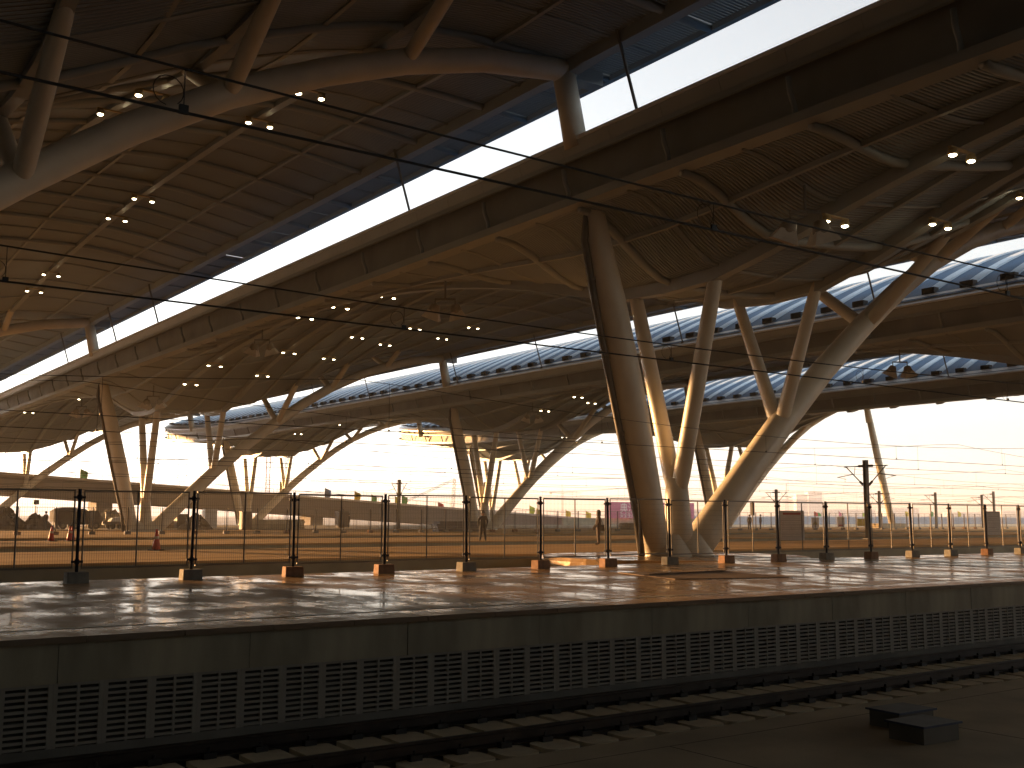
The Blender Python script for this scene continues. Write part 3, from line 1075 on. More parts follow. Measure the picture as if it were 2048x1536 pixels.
# catenary masts
def mast_meshes():
    d = {}
    m = MB()
    m.box(-0.15, 0.15, -0.13, -0.11, 0, 5.35)
    m.box(-0.15, 0.15, 0.11, 0.13, 0, 5.35)
    m.box(-0.012, 0.012, -0.11, 0.11, 0, 5.35)
    m.box(-0.25, 0.25, -0.25, 0.25, 0, 0.06)
    d["mast_shaft"] = m.mesh("mast_shaft", "mast_grey")
    for nm, s in (("cantilever_a", 1), ("cantilever_b", -1)):
        m = MB()
        m.tube([(0, s * 0.13, 4.95), (0, s * 1.75, 4.93)], 0.032, 6)
        m.tube([(0, s * 0.13, 3.55), (0, s * 1.60, 4.93)], 0.036, 6)
        m.tube([(0, s * 0.85, 4.94), (0, s * 0.95, 4.32)], 0.02, 5)
        m.tube([(0, s * 1.05, 4.40), (0, s * 2.35, 4.22)], 0.026, 6)
        m.tube([(0, s * 2.25, 4.22), (0, s * 1.6, 4.06)], 0.016, 5)
        for a, b in (((0, s * 0.2, 4.95), (0, s * 0.62, 4.945)), ((0, s * 0.22, 3.63), (0, s * 0.52, 3.92))):
            m.tube([a, Vector(a).lerp(Vector(b), 0.15), Vector(a).lerp(Vector(b), 0.85), b], [0.04, 0.085, 0.085, 0.04], 8, mi=1)
        d[nm] = m.mesh("cantilever", ["mast_grey", "insulator"])
    return d


MM = mast_meshes()
MASTS = [(62.7, 46.0, 0.0, 1.0, 2, "tall dark steel catenary mast standing in front of the lone slanting pole"), (58.8, 103.0, 0.0, 1.0, 2, "catenary mast in front of the ramp, between two far columns"),
         (103.0, 88.5, 0.0, 0.90, 2, "catenary mast rising behind the white notice board"), (123.3, 88.5, 0.0, 0.93, 2, "catenary mast hidden behind the slanting pole's foot"),
         (136.0, 88.5, 0.0, 0.93, 1, "single-arm catenary mast right of the slanting pole"), (147.5, 88.5, 0.0, 0.90, 1, "pale catenary mast next to the right edge, shorter of two"),
         (150.6, 88.5, 0.0, 1.0, 1, "pale catenary mast next to the right edge, taller of two"), (70.5, 103.5, 0.0, 1.0, 2, "catenary mast mostly hidden by the middle-distance column legs")]
for x, y, rz, sc, arms, lb in MASTS:
    o = thing("catenary_mast", lb, "mast", (x, y, 0), rz, "catenary masts")
    o.scale = (sc, 1, sc)
    link("mast_shaft", MM["mast_shaft"], o)
    link("cantilever", MM["cantilever_a"], o)
    if arms == 2:
        link("cantilever", MM["cantilever_b"], o)

# ------------------------------------------------------------------ small things on the platforms and the trackside slab
m = MB()
ang = math.radians(-14)
o = thing("steel_plate", "flat rusty steel plate lying on the near platform floor", "plate", (19.85, 19.55, 0.0), math.radians(-16))
m = MB()
m.box(-1.55, 1.55, -1.55, 1.55, 0.004, 0.016)
m.build("sheet", "plate_rust", o)
m = MB()
m.bar((-1.3, 0.3, 0.03), (1.5, 1.35, 0.03), 0.05, 0.025)
m.build("steel_bar", "plate_rust", o)


def lidded_box(x, y, sx, sy, h, lb):
    o = thing("cable_box", lb, "cable box", (x, y, -1.445), math.radians(-3), "cable boxes on the trackside slab")
    m = MB()
    m.box(-sx / 2 + 0.03, sx / 2 - 0.03, -sy / 2 + 0.03, sy / 2 - 0.03, 0.0, h)
    m.build("box_body", "concrete_dark", o)
    m = MB()
    m.box(-sx / 2, sx / 2, -sy / 2, sy / 2, h + 0.001, h + 0.018)
    lid = m.build("lid", "lid_steel", o)
    m = MB()
    m.box(-sx / 2 - 0.008, sx / 2 + 0.008, -sy / 2 - 0.008, -sy / 2 - 0.001, h - 0.008, h + 0.02)
    m.box(-sx / 2 - 0.008, -sx / 2 - 0.001, -sy / 2, sy / 2 + 0.008, h - 0.008, h + 0.02)
    m.build("lid_edge", "lid_edge", lid)
    return o


b1 = lidded_box(13.60, 9.53, 0.80, 0.56, 0.22, "metal-lidded cable box nearer the rails, with a dark cable hole")
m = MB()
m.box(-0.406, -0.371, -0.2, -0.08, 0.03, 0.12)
m.build("cable_hole_shade", "joint_shade_dark", b1)  # solid dark block painted as the shade inside a hole
lidded_box(13.0, 8.78, 0.78, 0.60, 0.22, "metal-lidded cable box in front of the other one, at lower right")

CONE = MB()
CONE.box(-0.2, 0.2, -0.2, 0.2, 0, 0.035)
cone_base = CONE.mesh("base", "rubber")
CONE = MB()
CONE.lathe([(0.15, 0.035), (0.125, 0.18), (0.06, 0.55), (0.035, 0.72)], 18)
cone_body = CONE.mesh("body", "cone_red", True)
CONE = MB()
CONE.lathe([(0.097, 0.38), (0.080, 0.48), (0.074, 0.48), (0.091, 0.38)], 18)
cone_band = CONE.mesh("reflective_band", "cone_white", True)
for x, y, sc, lb in ((14.3, 45.0, 1.2, "red traffic cone standing alone behind the first near fence panels"), (14.2, 62.6, 1.15, "red traffic cone at far left, left one of the close pair"), (15.15, 62.6, 1.15, "red traffic cone at far left, right one of the close pair"), (15.45, 63.3, 1.1, "red traffic cone tucked behind the close pair at far left")):
    o = thing("traffic_cone", lb, "traffic cone", (x, y, 0), 0.3, "red traffic cones")
    o.scale = (sc, sc, sc)
    link("base", cone_base, o)
    b = link("body", cone_body, o)
    link("reflective_band", cone_band, b)

# ------------------------------------------------------------------ people
def person(lb, loc, rotz, joints, edges, cloth, extras=None, hair_long=False, scale=1.0):
    root = thing("person", lb, "person", loc, rotz)
    root.scale = (scale,) * 3
    me = bpy.data.meshes.new("body")
    names = list(joints)
    me.from_pydata([joints[n][0] for n in names], [(names.index(a), names.index(b)) for a, b in edges], [])
    ob = link("body", me, root)
    sk = ob.modifiers.new("skin", 'SKIN')
    sk.use_smooth_shade = True
    for i, n in enumerate(names):
        v = me.skin_vertices[0].data[i]
        r = joints[n][1]
        v.radius = r if hasattr(r, '__len__') else (r, r)
        v.use_root = n == "pelvis"
    sb = ob.modifiers.new("subdivision", 'SUBSURF')
    sb.levels = sb.render_levels = 2
    # clothing below the neck, skin above it and on the hands
    m = bpy.data.materials.new("figure_" + cloth)
    m.use_nodes = True
    nt = m.node_tree
    b = nt.nodes["Principled BSDF"]
    b.inputs["Roughness"].default_value = 0.85
    tc = nt.nodes.new("ShaderNodeTexCoord")
    sp = nt.nodes.new("ShaderNodeSeparateXYZ")
    gt = nt.nodes.new("ShaderNodeMath")
    gt.operation = 'GREATER_THAN'
    gt.inputs[1].default_value = 1.475
    mx = nt.nodes.new("ShaderNodeMix")
    mx.data_type = 'RGBA'
    c = {"dark": (0.020, 0.022, 0.026), "brown": (0.055, 0.035, 0.030)}[cloth]
    mx.inputs[6].default_value = (*c, 1)
    mx.inputs[7].default_value = (0.40, 0.24, 0.17, 1)
    nt.links.new(tc.outputs["Object"], sp.inputs[0])
    nt.links.new(sp.outputs["Z"], gt.inputs[0])
    nt.links.new(gt.outputs[0], mx.inputs[0])
    nt.links.new(mx.outputs[2], b.inputs["Base Color"])
    me.materials.append(m)
    h = MB()
    hx, hy, hz = joints["head"][0]
    h.lathe([(0.02, 0.135), (0.07, 0.125), (0.108, 0.06), (0.112, 0.0), (0.104, -0.05)] if not hair_long else [(0.02, 0.135), (0.07, 0.125), (0.112, 0.06), (0.118, -0.02), (0.115, -0.16), (0.08, -0.24)], 14, (hx - 0.02, hy, hz + 0.02))
    h.build("hair", "hair", root, smooth=True)
    if extras:
        extras(root)
    return root


def base_joints(sp=0.13, armf=0.10, lean=0.0):
    L = lean
    J = {"pelvis": ((0, 0, 0.95), (0.175, 0.13)), "waist": ((L * 0.3, 0, 1.10), (0.175, 0.13)), "chest": ((L * 0.6, 0, 1.30), (0.19, 0.135)), "neckb": ((L * 0.9, 0, 1.45), (0.075, 0.07)), "neck": ((L, 0, 1.50), (0.056, 0.056)),
         "jaw": ((L + 0.015, 0, 1.56), (0.075, 0.085)), "head": ((L + 0.01, 0, 1.64), (0.088, 0.102)), "crown": ((L, 0, 1.715), (0.06, 0.07))}
    E = [("pelvis", "waist"), ("waist", "chest"), ("chest", "neckb"), ("neckb", "neck"), ("neck", "jaw"), ("jaw", "head"), ("head", "crown")]
    for s, t in ((1, "l"), (-1, "r")):
        J["sh" + t] = ((L * 0.7, s * 0.19, 1.40), (0.088, 0.088))
        J["el" + t] = ((L * 0.5 + 0.0, s * 0.265, 1.13), (0.066, 0.066))
        J["wr" + t] = ((L * 0.5 + armf, s * 0.235, 0.90), (0.05, 0.05))
        J["pa" + t] = ((L * 0.5 + armf + 0.02, s * 0.23, 0.83), (0.042, 0.028))
        E += [("chest", "sh" + t), ("sh" + t, "el" + t), ("el" + t, "wr" + t), ("wr" + t, "pa" + t)]
        for q, (dx, dl) in enumerate(((0.03, 0.075), (0.012, 0.09), (-0.006, 0.088), (-0.024, 0.072))):
            J["f%d%s" % (q, t)] = ((L * 0.5 + armf + 0.02 + dx, s * 0.222, 0.83 - dl), (0.009, 0.009))
            E.append(("pa" + t, "f%d%s" % (q, t)))
        J["th" + t] = ((L * 0.5 + armf + 0.075, s * 0.215, 0.80), (0.010, 0.010))
        E.append(("wr" + t, "th" + t))
        J["hip" + t] = ((0, s * 0.095, 0.88), (0.12, 0.12))
        J["kn" + t] = ((0.02, s * (0.095 + sp * 0.45), 0.49), (0.085, 0.085))
        J["an" + t] = ((0.0, s * (0.095 + sp), 0.09), (0.068, 0.068))
        J["to" + t] = ((0.17, s * (0.11 + sp), 0.035), (0.042, 0.032))
        E += [("pelvis", "hip" + t), ("hip" + t, "kn" + t), ("kn" + t, "an" + t), ("an" + t, "to" + t)]
    return J, E


J, E_ = base_joints(0.06, 0.16)
person("person in black standing with feet apart behind the near fence, centre", (36.2, 53.4, 0), math.radians(230), J, E_, "dark")
J, E_ = base_joints(0.01, 0.22)
J["jaw"] = ((0.035, 0, 1.55), (0.075, 0.085))


def bag(root):
    m = MB()
    m.add([(-0.30, 0.05, 0.72), (-0.10, 0.05, 0.72), (-0.10, 0.20, 0.72), (-0.30, 0.20, 0.72), (-0.28, 0.06, 1.02), (-0.10, 0.06, 1.04), (-0.10, 0.18, 1.04), (-0.28, 0.18, 1.02)],
          [(3, 2, 1, 0), (4, 5, 6, 7), (0, 1, 5, 4), (1, 2, 6, 5), (2, 3, 7, 6), (3, 0, 4, 7)])
    m.build("shoulder_bag", "cloth_brown", root)
    m = MB()
    m.tube([(-0.2, 0.2, 1.03), (-0.12, 0.21, 1.3), (0.0, 0.12, 1.47), (0.08, -0.02, 1.40)], 0.014, 5)
    m.build("bag_strap", "cloth_brown", root)


person("person in dark brown seen side-on with a shoulder bag beside a fence post", (36.3, 42.95, 0), math.radians(147), J, E_, "brown", bag, True, 1.0)
J, E_ = base_joints(0.02, 0.05)
person("tiny person in dark clothes standing among the rubble at far left", (23.7, 107.0, 0), math.radians(210), J, E_, "dark", scale=0.98)
person("tiny worker walking near the far fence left of the notice board", (97.6, 88.0, 0), math.radians(200), J, E_, "dark", scale=0.98)
person("tiny worker in dark coat, right of another far worker", (101.2, 89.5, 0), math.radians(120), J, E_, "brown", scale=1.0)
person("tiny person standing in front of the ramp wall right of the mast", (60.5, 118.0, 0), math.radians(170), J, E_, "dark", scale=0.95)


# ------------------------------------------------------------------ notice boards and signs
def board(name, lb, x, y, z0, w, h, face, back, rotz=0.0, legs=True, bars=(), head=None):
    o = thing(name, lb, "sign board", (x, y, 0), rotz)
    m = MB()
    m.box(-w / 2, w / 2, -0.02, 0.02, z0, z0 + h)
    m.build("board_face", face, o)
    if head:
        m = MB()
        m.box(-w * 0.36, w * 0.36, -0.026, -0.021, z0 + h * 0.86, z0 + h * 0.93)
        m.build("heading", head, o)
    for q in bars:
        m = MB()
        m.box(-w * 0.40, w * (0.40 - 0.1 * (int(q * 100) % 3)), -0.025, -0.021, z0 + h * q, z0 + h * q + 0.018)
        m.build("text_line", "board_text", o)
    if legs:
        for sx in (-1, 1):
            m = MB()
            m.box(sx * w * 0.42 - 0.02, sx * w * 0.42 + 0.02, 0.021, 0.05, 0, z0 + h * 0.9)
            m.build("leg", "mast_grey", o)
    return o


board("notice_board", "large pale notice board with red heading behind the right part of the fence", 53.75, 45.0, 0.04, 1.55, 1.82, "board_white", None, math.radians(-35), True, [0.12 + 0.06 * i for i in range(12)], "board_red")
board("notice_board", "tall grey board standing near the right end of the fence", 84.9, 50.0, 0.05, 1.1, 1.95, "board_white", None, math.radians(-40), True, [0.15 + 0.09 * i for i in range(8)])
sg = board("warning_sign", "small grey sign with a yellow triangle by the far fence", 109.5, 88.0, 0.15, 0.95, 1.3, "board_white", None, math.radians(-35))
m = MB()
m.add([(-0.3, -0.026, 0.55), (0.3, -0.026, 0.55), (0, -0.026, 1.1), (-0.3, -0.022, 0.55), (0.3, -0.022, 0.55), (0, -0.022, 1.1)], [(0, 1, 2), (5, 4, 3), (0, 3, 4, 1), (1, 4, 5, 2), (2, 5, 3, 0)])
m.build("triangle_mark", "sign_yellow", sg)
sg = board("warning_sign", "small grey sign with a red mark by the far fence", 114.5, 88.0, 0.25, 0.95, 1.3, "board_white", None, math.radians(-35))
m = MB()
m.box(-0.3, 0.3, -0.026, -0.022, 0.35, 0.55)
m.build("red_mark", "board_red", sg)
board("warning_sign", "yellow sign board left of the tall dark mast", 118.7, 88.0, 0.35, 1.15, 0.95, "sign_yellow", None, math.radians(-35))
board("blue_sign", "blue sign board cut by the right edge of view", 74.2, 39.0, 0.25, 0.9, 0.85, "board_blue", None, math.radians(-35))
o = thing("signal_head", "black upright signal head on a post behind the slanting arm", "signal", (81.3, 72.9, 0))
m = MB()
m.box(-0.17, 0.17, -0.13, 0.13, 1.6, 2.85)
m.build("signal_box", "dark_box", o)
m = MB()
m.tube([(0, 0, 0), (0, 0, 1.62)], 0.05, 8)
m.build("post", "mast_grey", o)

# ------------------------------------------------------------------ ramp viaduct behind
VY = 172.0
zt = lambda x: 7.6 - 0.0585 * (x - 31.5)
o = thing("viaduct_ramp", "long concrete road ramp sloping down from left behind the columns", "ramp", (0, VY, 0))
xs_ = [12 + 6 * i for i in range(24)]
m = MB()
prof = [(-0.2, -0.35), (0.0, -0.5), (0.6, -3.3), (8.4, -3.3), (9.2, -0.35)]
v = [(x, a, zt(x) + b) for x in xs_ for a, b in prof]
n = len(prof)
m.add(v, [(j * n + i, j * n + (i + 1) % n, (j + 1) * n + (i + 1) % n, (j + 1) * n + i) for j in range(len(xs_) - 1) for i in range(n)] + [tuple(range(n)), tuple((len(xs_) - 1) * n + i for i in reversed(range(n)))])
m.build("girder", "viaduct", o)
for i in range(len(xs_) - 1):
    xa, xb = xs_[i], xs_[i + 1] - 0.04
    m = MB()
    m.add([(xa, -0.25, zt(xa) - 0.36), (xb, -0.25, zt(xb) - 0.36), (xb, 0.0, zt(xb) - 0.36), (xa, 0.0, zt(xa) - 0.36), (xa, -0.25, zt(xa)), (xb, -0.25, zt(xb)), (xb, 0.0, zt(xb)), (xa, 0.0, zt(xa))],
          [(3, 2, 1, 0), (4, 5, 6, 7), (0, 1, 5, 4), (1, 2, 6, 5), (2, 3, 7, 6), (3, 0, 4, 7)])
    m.build("parapet", "viaduct_cap", o)
m = MB()
m.tube([(12, 0.1, zt(12) + 0.75), (150, 0.1, zt(150) + 0.75)], 0.04, 5)
x = 14.0
while x < 150:
    m.tube([(x, 0.1, zt(x)), (x, 0.1, zt(x) + 0.75)], 0.03, 4)
    x += 4
m.build("handrail", "mast_grey", o)
for x in (20, 47.0, 83.0):
    m = MB()
    m.box(x - 1.2, x + 1.2, 2.0, 7.0, -2.2, zt(x) - 3.31)
    m.build("pier", "viaduct", o)

# banner on its wall
o = thing("pink_banner", "pink banner with white characters on a wall, seen past the largest column", "banner", (137.9, 161.0, 0))
m = MB()
m.box(0, 24, -0.02, 0.02, 1.12, 4.3)
m.build("cloth", "banner_pink", o)
for row, (txt, size, z, x) in enumerate((("典江水田第二", 2.1, 2.35, 3.6), ("安全生产质量第一", 1.0, 1.32, 3.6))):
    cu = bpy.data.curves.new("lettering", 'FONT')
    cu.body = txt
    cu.size = size
    cu.extrude = 0.01
    cu.materials.append(MATS["banner_white"])
    tmp = bpy.data.objects.new("tmp", cu)
    COL.objects.link(tmp)
    bpy.context.view_layer.update()
    lm = bpy.data.meshes.new_from_object(tmp.evaluated_get(bpy.context.evaluated_depsgraph_get()))
    bpy.data.objects.remove(tmp)
    t = bpy.data.objects.new("lettering", lm)
    COL.objects.link(t)
    t["kind"] = "stuff"
    t.parent = o
    t.location = (x, -0.04, z)
    t.rotation_euler = (math.pi / 2, 0, 0)
for x in (0.1, 8, 16, 23.9):
    m = MB()
    m.tube([(x, 0.1, -0.1), (x, 0.1, 4.35)], 0.06, 6)
    m.build("post", "mast_grey", o)
m = MB()
m.box(128, 166, 161.6, 162.2, -2.2, 1.15)
tag(m.build("boundary_wall", "concrete"), "plain grey wall under the pink banner", "wall")

o = thing("site_hoarding", "long pale blue site hoarding along the horizon at right", "hoarding", (150, 171.0, 0))
hp = MB()
hp.box(0.02, 4.78, -0.04, 0.04, -0.4, 1.55)
hp_me = hp.mesh("hoarding_panel", "hoarding_blue")
hc = MB()
hc.box(0.0, 4.8, -0.07, 0.07, 1.56, 1.72)
hc_me = hc.mesh("panel_cap", "hoarding_cap")
for i in range(46):
    q = link("hoarding_panel", hp_me, o, (i * 4.8, 0, random.uniform(-0.06, 0.06)))
    link("panel_cap", hc_me, q)

# flags on poles
FL = [('green', 45.4, 8.8), ('green', 64.5, 7.0), ('yellow', 79.9, 7.5), ('blue', 88.8, 6.5), ('yellow', 94.9, 6.0), ('green', 98.5, 5.4), ('yellow', 103.6, 5.1), ('green', 105.1, 5.4), ('red', 113.3, 4.2), ('lime', 135.8, 3.7),
      ('yellow', 137.6, 3.1), ('yellow', 145.5, 2.8), ('yellow', 151.1, 2.6), ('yellow', 218.7, 3.0), ('red', 227.4, 3.0), ('green', 228.8, 2.8), ('pink', 237.3, 3.1), ('lime', 247.4, 2.8), ('pink', 254.2, 3.0), ('yellow', 266.5, 3.3),
      ('green', 278.6, 3.4), ('yellow', 292.1, 3.4)]
cnt = {}
for c, x, z in FL:
    cnt[c] = cnt.get(c, 0) + 1
    o = thing("flag", "small %s flag on a thin pole in the distance, %s %s one from left" % (c, ordinal(cnt[c]), c), "flag", (x, 183.0, -2.2), random.uniform(-0.6, 0.1), "coloured flags in the distance")
    H = z + 2.2
    m = MB()
    m.tube([(0, 0, 0), (0, 0, H + 0.15)], 0.045, 6)
    m.build("pole", "mast_grey", o)
    m = MB()
    v, f = [], []
    for i in range(7):
        u = i / 6
        dx = u * 1.15
        dy = 0.12 * math.sin(u * 6 + x)
        dr = 0.55 * u
        v += [(dx, dy, H - dr * 0.9), (dx, dy + 0.05, H - 1.0 - dr * 0.6), (dx * 0.8, dy, H - 1.8 - dr * 0.1)]
    for i in range(6):
        for q in range(2):
            f.append((3 * i + q, 3 * i + 3 + q, 3 * i + 4 + q, 3 * i + 1 + q))
    m.add(v, f)
    b = m.build("cloth", "flag_" + c, o, smooth=True)
    sol = b.modifiers.new("thickness", 'SOLIDIFY')
    sol.thickness = 0.02

# ------------------------------------------------------------------ yard behind the far fence
def heap(name, lb, x, y, rx, ry, h, seed, mt="rubble"):
    rnd = random.Random(seed)
    m = MB()
    nr, na = 9, 22
    v, f = [(0, 0, h)], []
    ph = [rnd.uniform(0, 6.28) for _ in range(6)]
    for i in range(1, nr + 1):
        u = i / nr
        for k in range(na):
            a = 2 * math.pi * k / na
            j = 1 + 0.13 * math.sin(2 * a + ph[0]) + 0.10 * math.sin(5 * a + ph[1]) + rnd.uniform(-0.07, 0.07)
            v.append((rx * u * j * math.cos(a), ry * u * j * math.sin(a), max(0, h * (1 - u ** 1.3) * (1 + rnd.uniform(-0.22, 0.22)))))
    for k in range(na):
        f.append((0, 1 + k, 1 + (k + 1) % na))
    for i in range(nr - 1):
        for k in range(na):
            a = 1 + i * na
            f.append((a + k, a + na + k, a + na + (k + 1) % na, a + (k + 1) % na))
    m.add(v, f)
    return tag(m.build(name, mt, loc=(x, y, -0.01)), lb, "rubble heap", "heaps in the yard behind the far fence")


heap("rubble_heap", "big dark rubble heap at the far left edge behind the fence", 21.2, 112.5, 2.2, 2.0, 2.0, 3)
heap("rubble_heap", "lower rubble heap beside the tiny person at far left", 23.9, 112.0, 1.8, 1.6, 1.45, 5)
heap("rubble_heap", "dark heap just right of the column left of centre", 39.0, 110.0, 1.6, 1.6, 1.5, 8)
heap("rubble_heap", "grey gravel heap behind the covered truck", 33.8, 122.0, 3.0, 2.0, 1.9, 9, "slab_concrete")

o = thing("covered_truck", "dark canvas-covered truck parked in the yard at far left", "truck", (25.5, 111.5, 0))
m = MB()
m.add([(0, 0, 0.7), (3.2, 0, 0.7), (3.2, 1.9, 0.7), (0, 1.9, 0.7), (-0.05, -0.03, 1.75), (3.25, -0.03, 1.70), (3.25, 1.93, 1.70), (-0.05, 1.93, 1.75), (0.2, 0.95, 2.05), (1.5, 0.95, 2.18), (3.1, 0.95, 1.98)],
      [(3, 2, 1, 0), (0, 1, 5, 4), (1, 2, 6, 5), (2, 3, 7, 6), (3, 0, 4, 7), (4, 5, 10, 9, 8), (7, 8, 9, 10, 6), (4, 8, 7), (5, 6, 10)])
m.build("canvas_body", "canvas", o)
m = MB()
m.add([(3.3, 0.05, 0.55), (4.5, 0.05, 0.55), (4.5, 1.85, 0.55), (3.3, 1.85, 0.55), (3.35, 0.1, 1.85), (4.05, 0.1, 1.85), (4.05, 1.8, 1.85), (3.35, 1.8, 1.85), (4.45, 0.05, 1.2), (4.45, 1.85, 1.2)],
      [(3, 2, 1, 0), (4, 5, 6, 7), (0, 1, 8, 5, 4), (2, 3, 7, 6, 9), (1, 2, 9, 8), (8, 9, 6, 5), (3, 0, 4, 7)])
cab = m.build("cab", "truck_paint", o)
m = MB()
m.add([(4.43, 0.2, 1.25), (4.43, 1.7, 1.25), (4.09, 1.65, 1.78), (4.09, 0.25, 1.78), (4.46, 0.2, 1.26), (4.46, 1.7, 1.26), (4.12, 1.65, 1.79), (4.12, 0.25, 1.79)], [(4, 5, 6, 7), (3, 2, 1, 0), (0, 1, 5, 4), (2, 3, 7, 6)])
m.build("windscreen", "glass", cab)
m = MB()
m.box(0.1, 4.3, 0.3, 1.6, 0.45, 0.69)
m.build("chassis", "rubber", o)
for x in (0.8, 2.0, 3.9):
    for y in (0.12, 1.72):
        m = MB()
        m.tube([(x, y - 0.12, 0.36), (x, y + 0.12, 0.36)], 0.36, 16)
        w = m.build("wheel", "rubber", o)
        m = MB()
        m.tube([(x, y - 0.13, 0.36), (x, y + 0.13, 0.36)], 0.17, 12)
        m.build("rim", "mast_grey", w)

o = thing("site_trailer", "low works trailer with a raised beam beside the covered truck", "trailer", (30.3, 111.5, 0))
m = MB()
m.box(0, 2.4, 0, 1.3, 0.45, 0.75)
m.build("bed", "machine", o)
m = MB()
m.add([(0.5, 0.1, 0.76), (2.2, 0.1, 0.76), (2.2, 1.2, 0.76), (0.5, 1.2, 0.76), (0.7, 0.2, 1.1), (1.9, 0.2, 1.3), (1.9, 1.1, 1.3), (0.7, 1.1, 1.1)], [(0, 1, 5, 4), (1, 2, 6, 5), (2, 3, 7, 6), (3, 0, 4, 7), (4, 5, 6, 7)])
m.build("load", "board_white", o)
m = MB()
m.bar((0.1, 0.65, 1.62), (2.3, 0.65, 1.58), 0.12)
m.bar((0.2, 0.65, 0.7), (0.2, 0.65, 1.6), 0.1)
m.bar((2.1, 0.65, 0.7), (2.1, 0.65, 1.58), 0.1)
m.build("beam_frame", "mast_grey", o)
for x in (0.7, 1.7):
    for y in (-0.06, 1.36):
        m = MB()
        m.tube([(x, y - 0.08, 0.3), (x, y + 0.08, 0.3)], 0.3, 14)
        m.build("wheel", "rubber", o)

o = thing("work_lamp_tripod", "spindly steel tripod standing beside the column left of centre", "tripod", (33.0, 113.5, 0))
for a in (0, 2.1, 4.2):
    m = MB()
    m.bar((0.75 * math.cos(a), 0.75 * math.sin(a), 0), (0.08 * math.cos(a), 0.08 * math.sin(a), 2.3), 0.06)
    m.build("leg", "mast_grey", o)
m = MB()
m.bar((0, 0, 2.2), (0, 0, 2.75), 0.07)
m.box(-0.3, 0.3, -0.1, 0.1, 2.6, 2.85)
m.build("head", "mast_grey", o)

o = thing("lamp_mast", "thin yard post with a square dark head above the rubble, far left", "lamp post", (26.6, 125.0, 0))
m = MB()
m.bar((0, 0, 0), (0, 0, 2.5), 0.08)
m.build("post", "mast_grey", o)
m = MB()
m.box(-0.28, 0.28, -0.2, 0.2, 2.5, 3.0)
m.build("head", "dark_box", o)


def cabinet(lb, x, y, w, d, h, mt):
    o = thing("site_cabinet", lb, "cabinet", (x, y, 0))
    m = MB()
    m.box(0, w, 0, d, 0.08, h)
    m.build("body", mt, o)
    m = MB()
    m.box(-0.05, w + 0.05, -0.05, d + 0.05, h + 0.001, h + 0.06)
    m.build("top", "mast_grey", o)
    m = MB()
    m.box(w * 0.1, w * 0.48, -0.015, -0.002, 0.2, h - 0.12)
    m.box(w * 0.52, w * 0.9, -0.015, -0.002, 0.2, h - 0.12)
    m.build("doors", mt, o)
    return o


cabinet("dark steel cabinet at the foot of the small far forked column", 39.5, 99.0, 1.0, 0.7, 1.75, "machine")
cabinet("pale site cabinet in the yard between the second and third fence posts", 40.6, 112.0, 1.3, 0.9, 2.1, "board_white")
cabinet("brown equipment cabinet left of the pale site cabinet", 38.3, 114.0, 1.2, 0.9, 1.5, "machine")
cabinet("small brown generator near the catenary mast in front of the ramp", 56.6, 113.0, 1.3, 0.9, 1.9, "machine")


def stack(lb, x, y, w, d, n, t, mt, piece="plank"):
    o = thing("material_stack", lb, "stack", (x, y, 0))
    for j in range(n):
        for i in range(2 if piece == "plank" else 4):
            m = MB()
            dd = d / (2 if piece == "plank" else 4)
            e = random.uniform(-0.12, 0.12)
            m.box(e, w + e, i * dd + 0.02, (i + 1) * dd - 0.02, j * t + 0.003, (j + 1) * t - 0.01)
            m.build(piece, mt, o)
    return o


stack("long low stack of planks right of the dark steel cabinet", 45.5, 112.0, 6.5, 1.4, 5, 0.2, "slab_concrete")
stack("flat stack of boards in the yard under the ramp", 37.0, 118.0, 5.0, 1.2, 4, 0.2, "timber")
stack("dark stack of steel beams behind the standing person in black", 53.0, 85.5, 5.2, 1.2, 4, 0.24, "truck_paint")
stack("sandy stack of boards right of the person with the bag", 82.0, 92.0, 4.0, 1.4, 3, 0.25, "timber")
stack("low pale stack by the far fence at right", 128.0, 92.0, 6.0, 1.6, 3, 0.22, "slab_concrete")

# ------------------------------------------------------------------ far skyline
def lattice(mb, a, b, w0, w1, n, t, mi=0):
    a, b = Vector(a), Vector(b)
    d = (b - a).normalized()
    u = Vector((1, 0, 0)) if abs(d.x) < 0.9 else Vector((0, 0, 1))
    r = d.cross(u).normalized()
    u = r.cross(d)
    pts = []
    for i in range(n + 1):
        c = a.lerp(b, i / n)
        w = w0 + (w1 - w0) * i / n
        pts.append([c + r * (sx * w / 2) + u * (sy * w / 2) for sx, sy in ((-1, -1), (1, -1), (1, 1), (-1, 1))])
    for q in range(4):
        mb.bar(pts[0][q], pts[-1][q], t, mi=mi)
    for i in range(n):
        for q in range(4):
            mb.bar(pts[i][q], pts[i + 1][(q + 1) % 4], t * 0.7, mi=mi)
            mb.bar(pts[i + 1][q], pts[i + 1][(q + 1) % 4], t * 0.6, mi=mi)


def tower_crane(lb, x, y, h, jib, back, rot, mt):
    o = thing("tower_crane", lb, "crane", (x, y, -2.2), rot, "far construction cranes")
    m = MB()
    lattice(m, (0, 0, 0), (0, 0, h), 1.5, 1.5, 12, 0.16)
    m.build("tower", mt, o)
    m = MB()
    lattice(m, (0.8, 0, h + 0.6), (jib, 0, h + 0.6), 1.2, 0.9, 16, 0.14)
    m.build("jib", mt, o)
    m = MB()
    lattice(m, (-0.8, 0, h + 0.6), (-back, 0, h + 0.6), 1.2, 1.2, 5, 0.14)
    m.box(-back, -back + 2.0, -0.8, 0.8, h - 1.6, h + 0.2)
    m.build("counter_jib", mt, o)
    m = MB()
    lattice(m, (0, 0, h), (0, 0, h + 4.5), 1.2, 0.2, 3, 0.12)
    m.bar((0, 0, h + 4.4), (jib * 0.7, 0, h + 1.1), 0.07)
    m.bar((0, 0, h + 4.4), (-back + 0.5, 0, h + 1.1), 0.07)
    m.build("apex", mt, o)
    return o


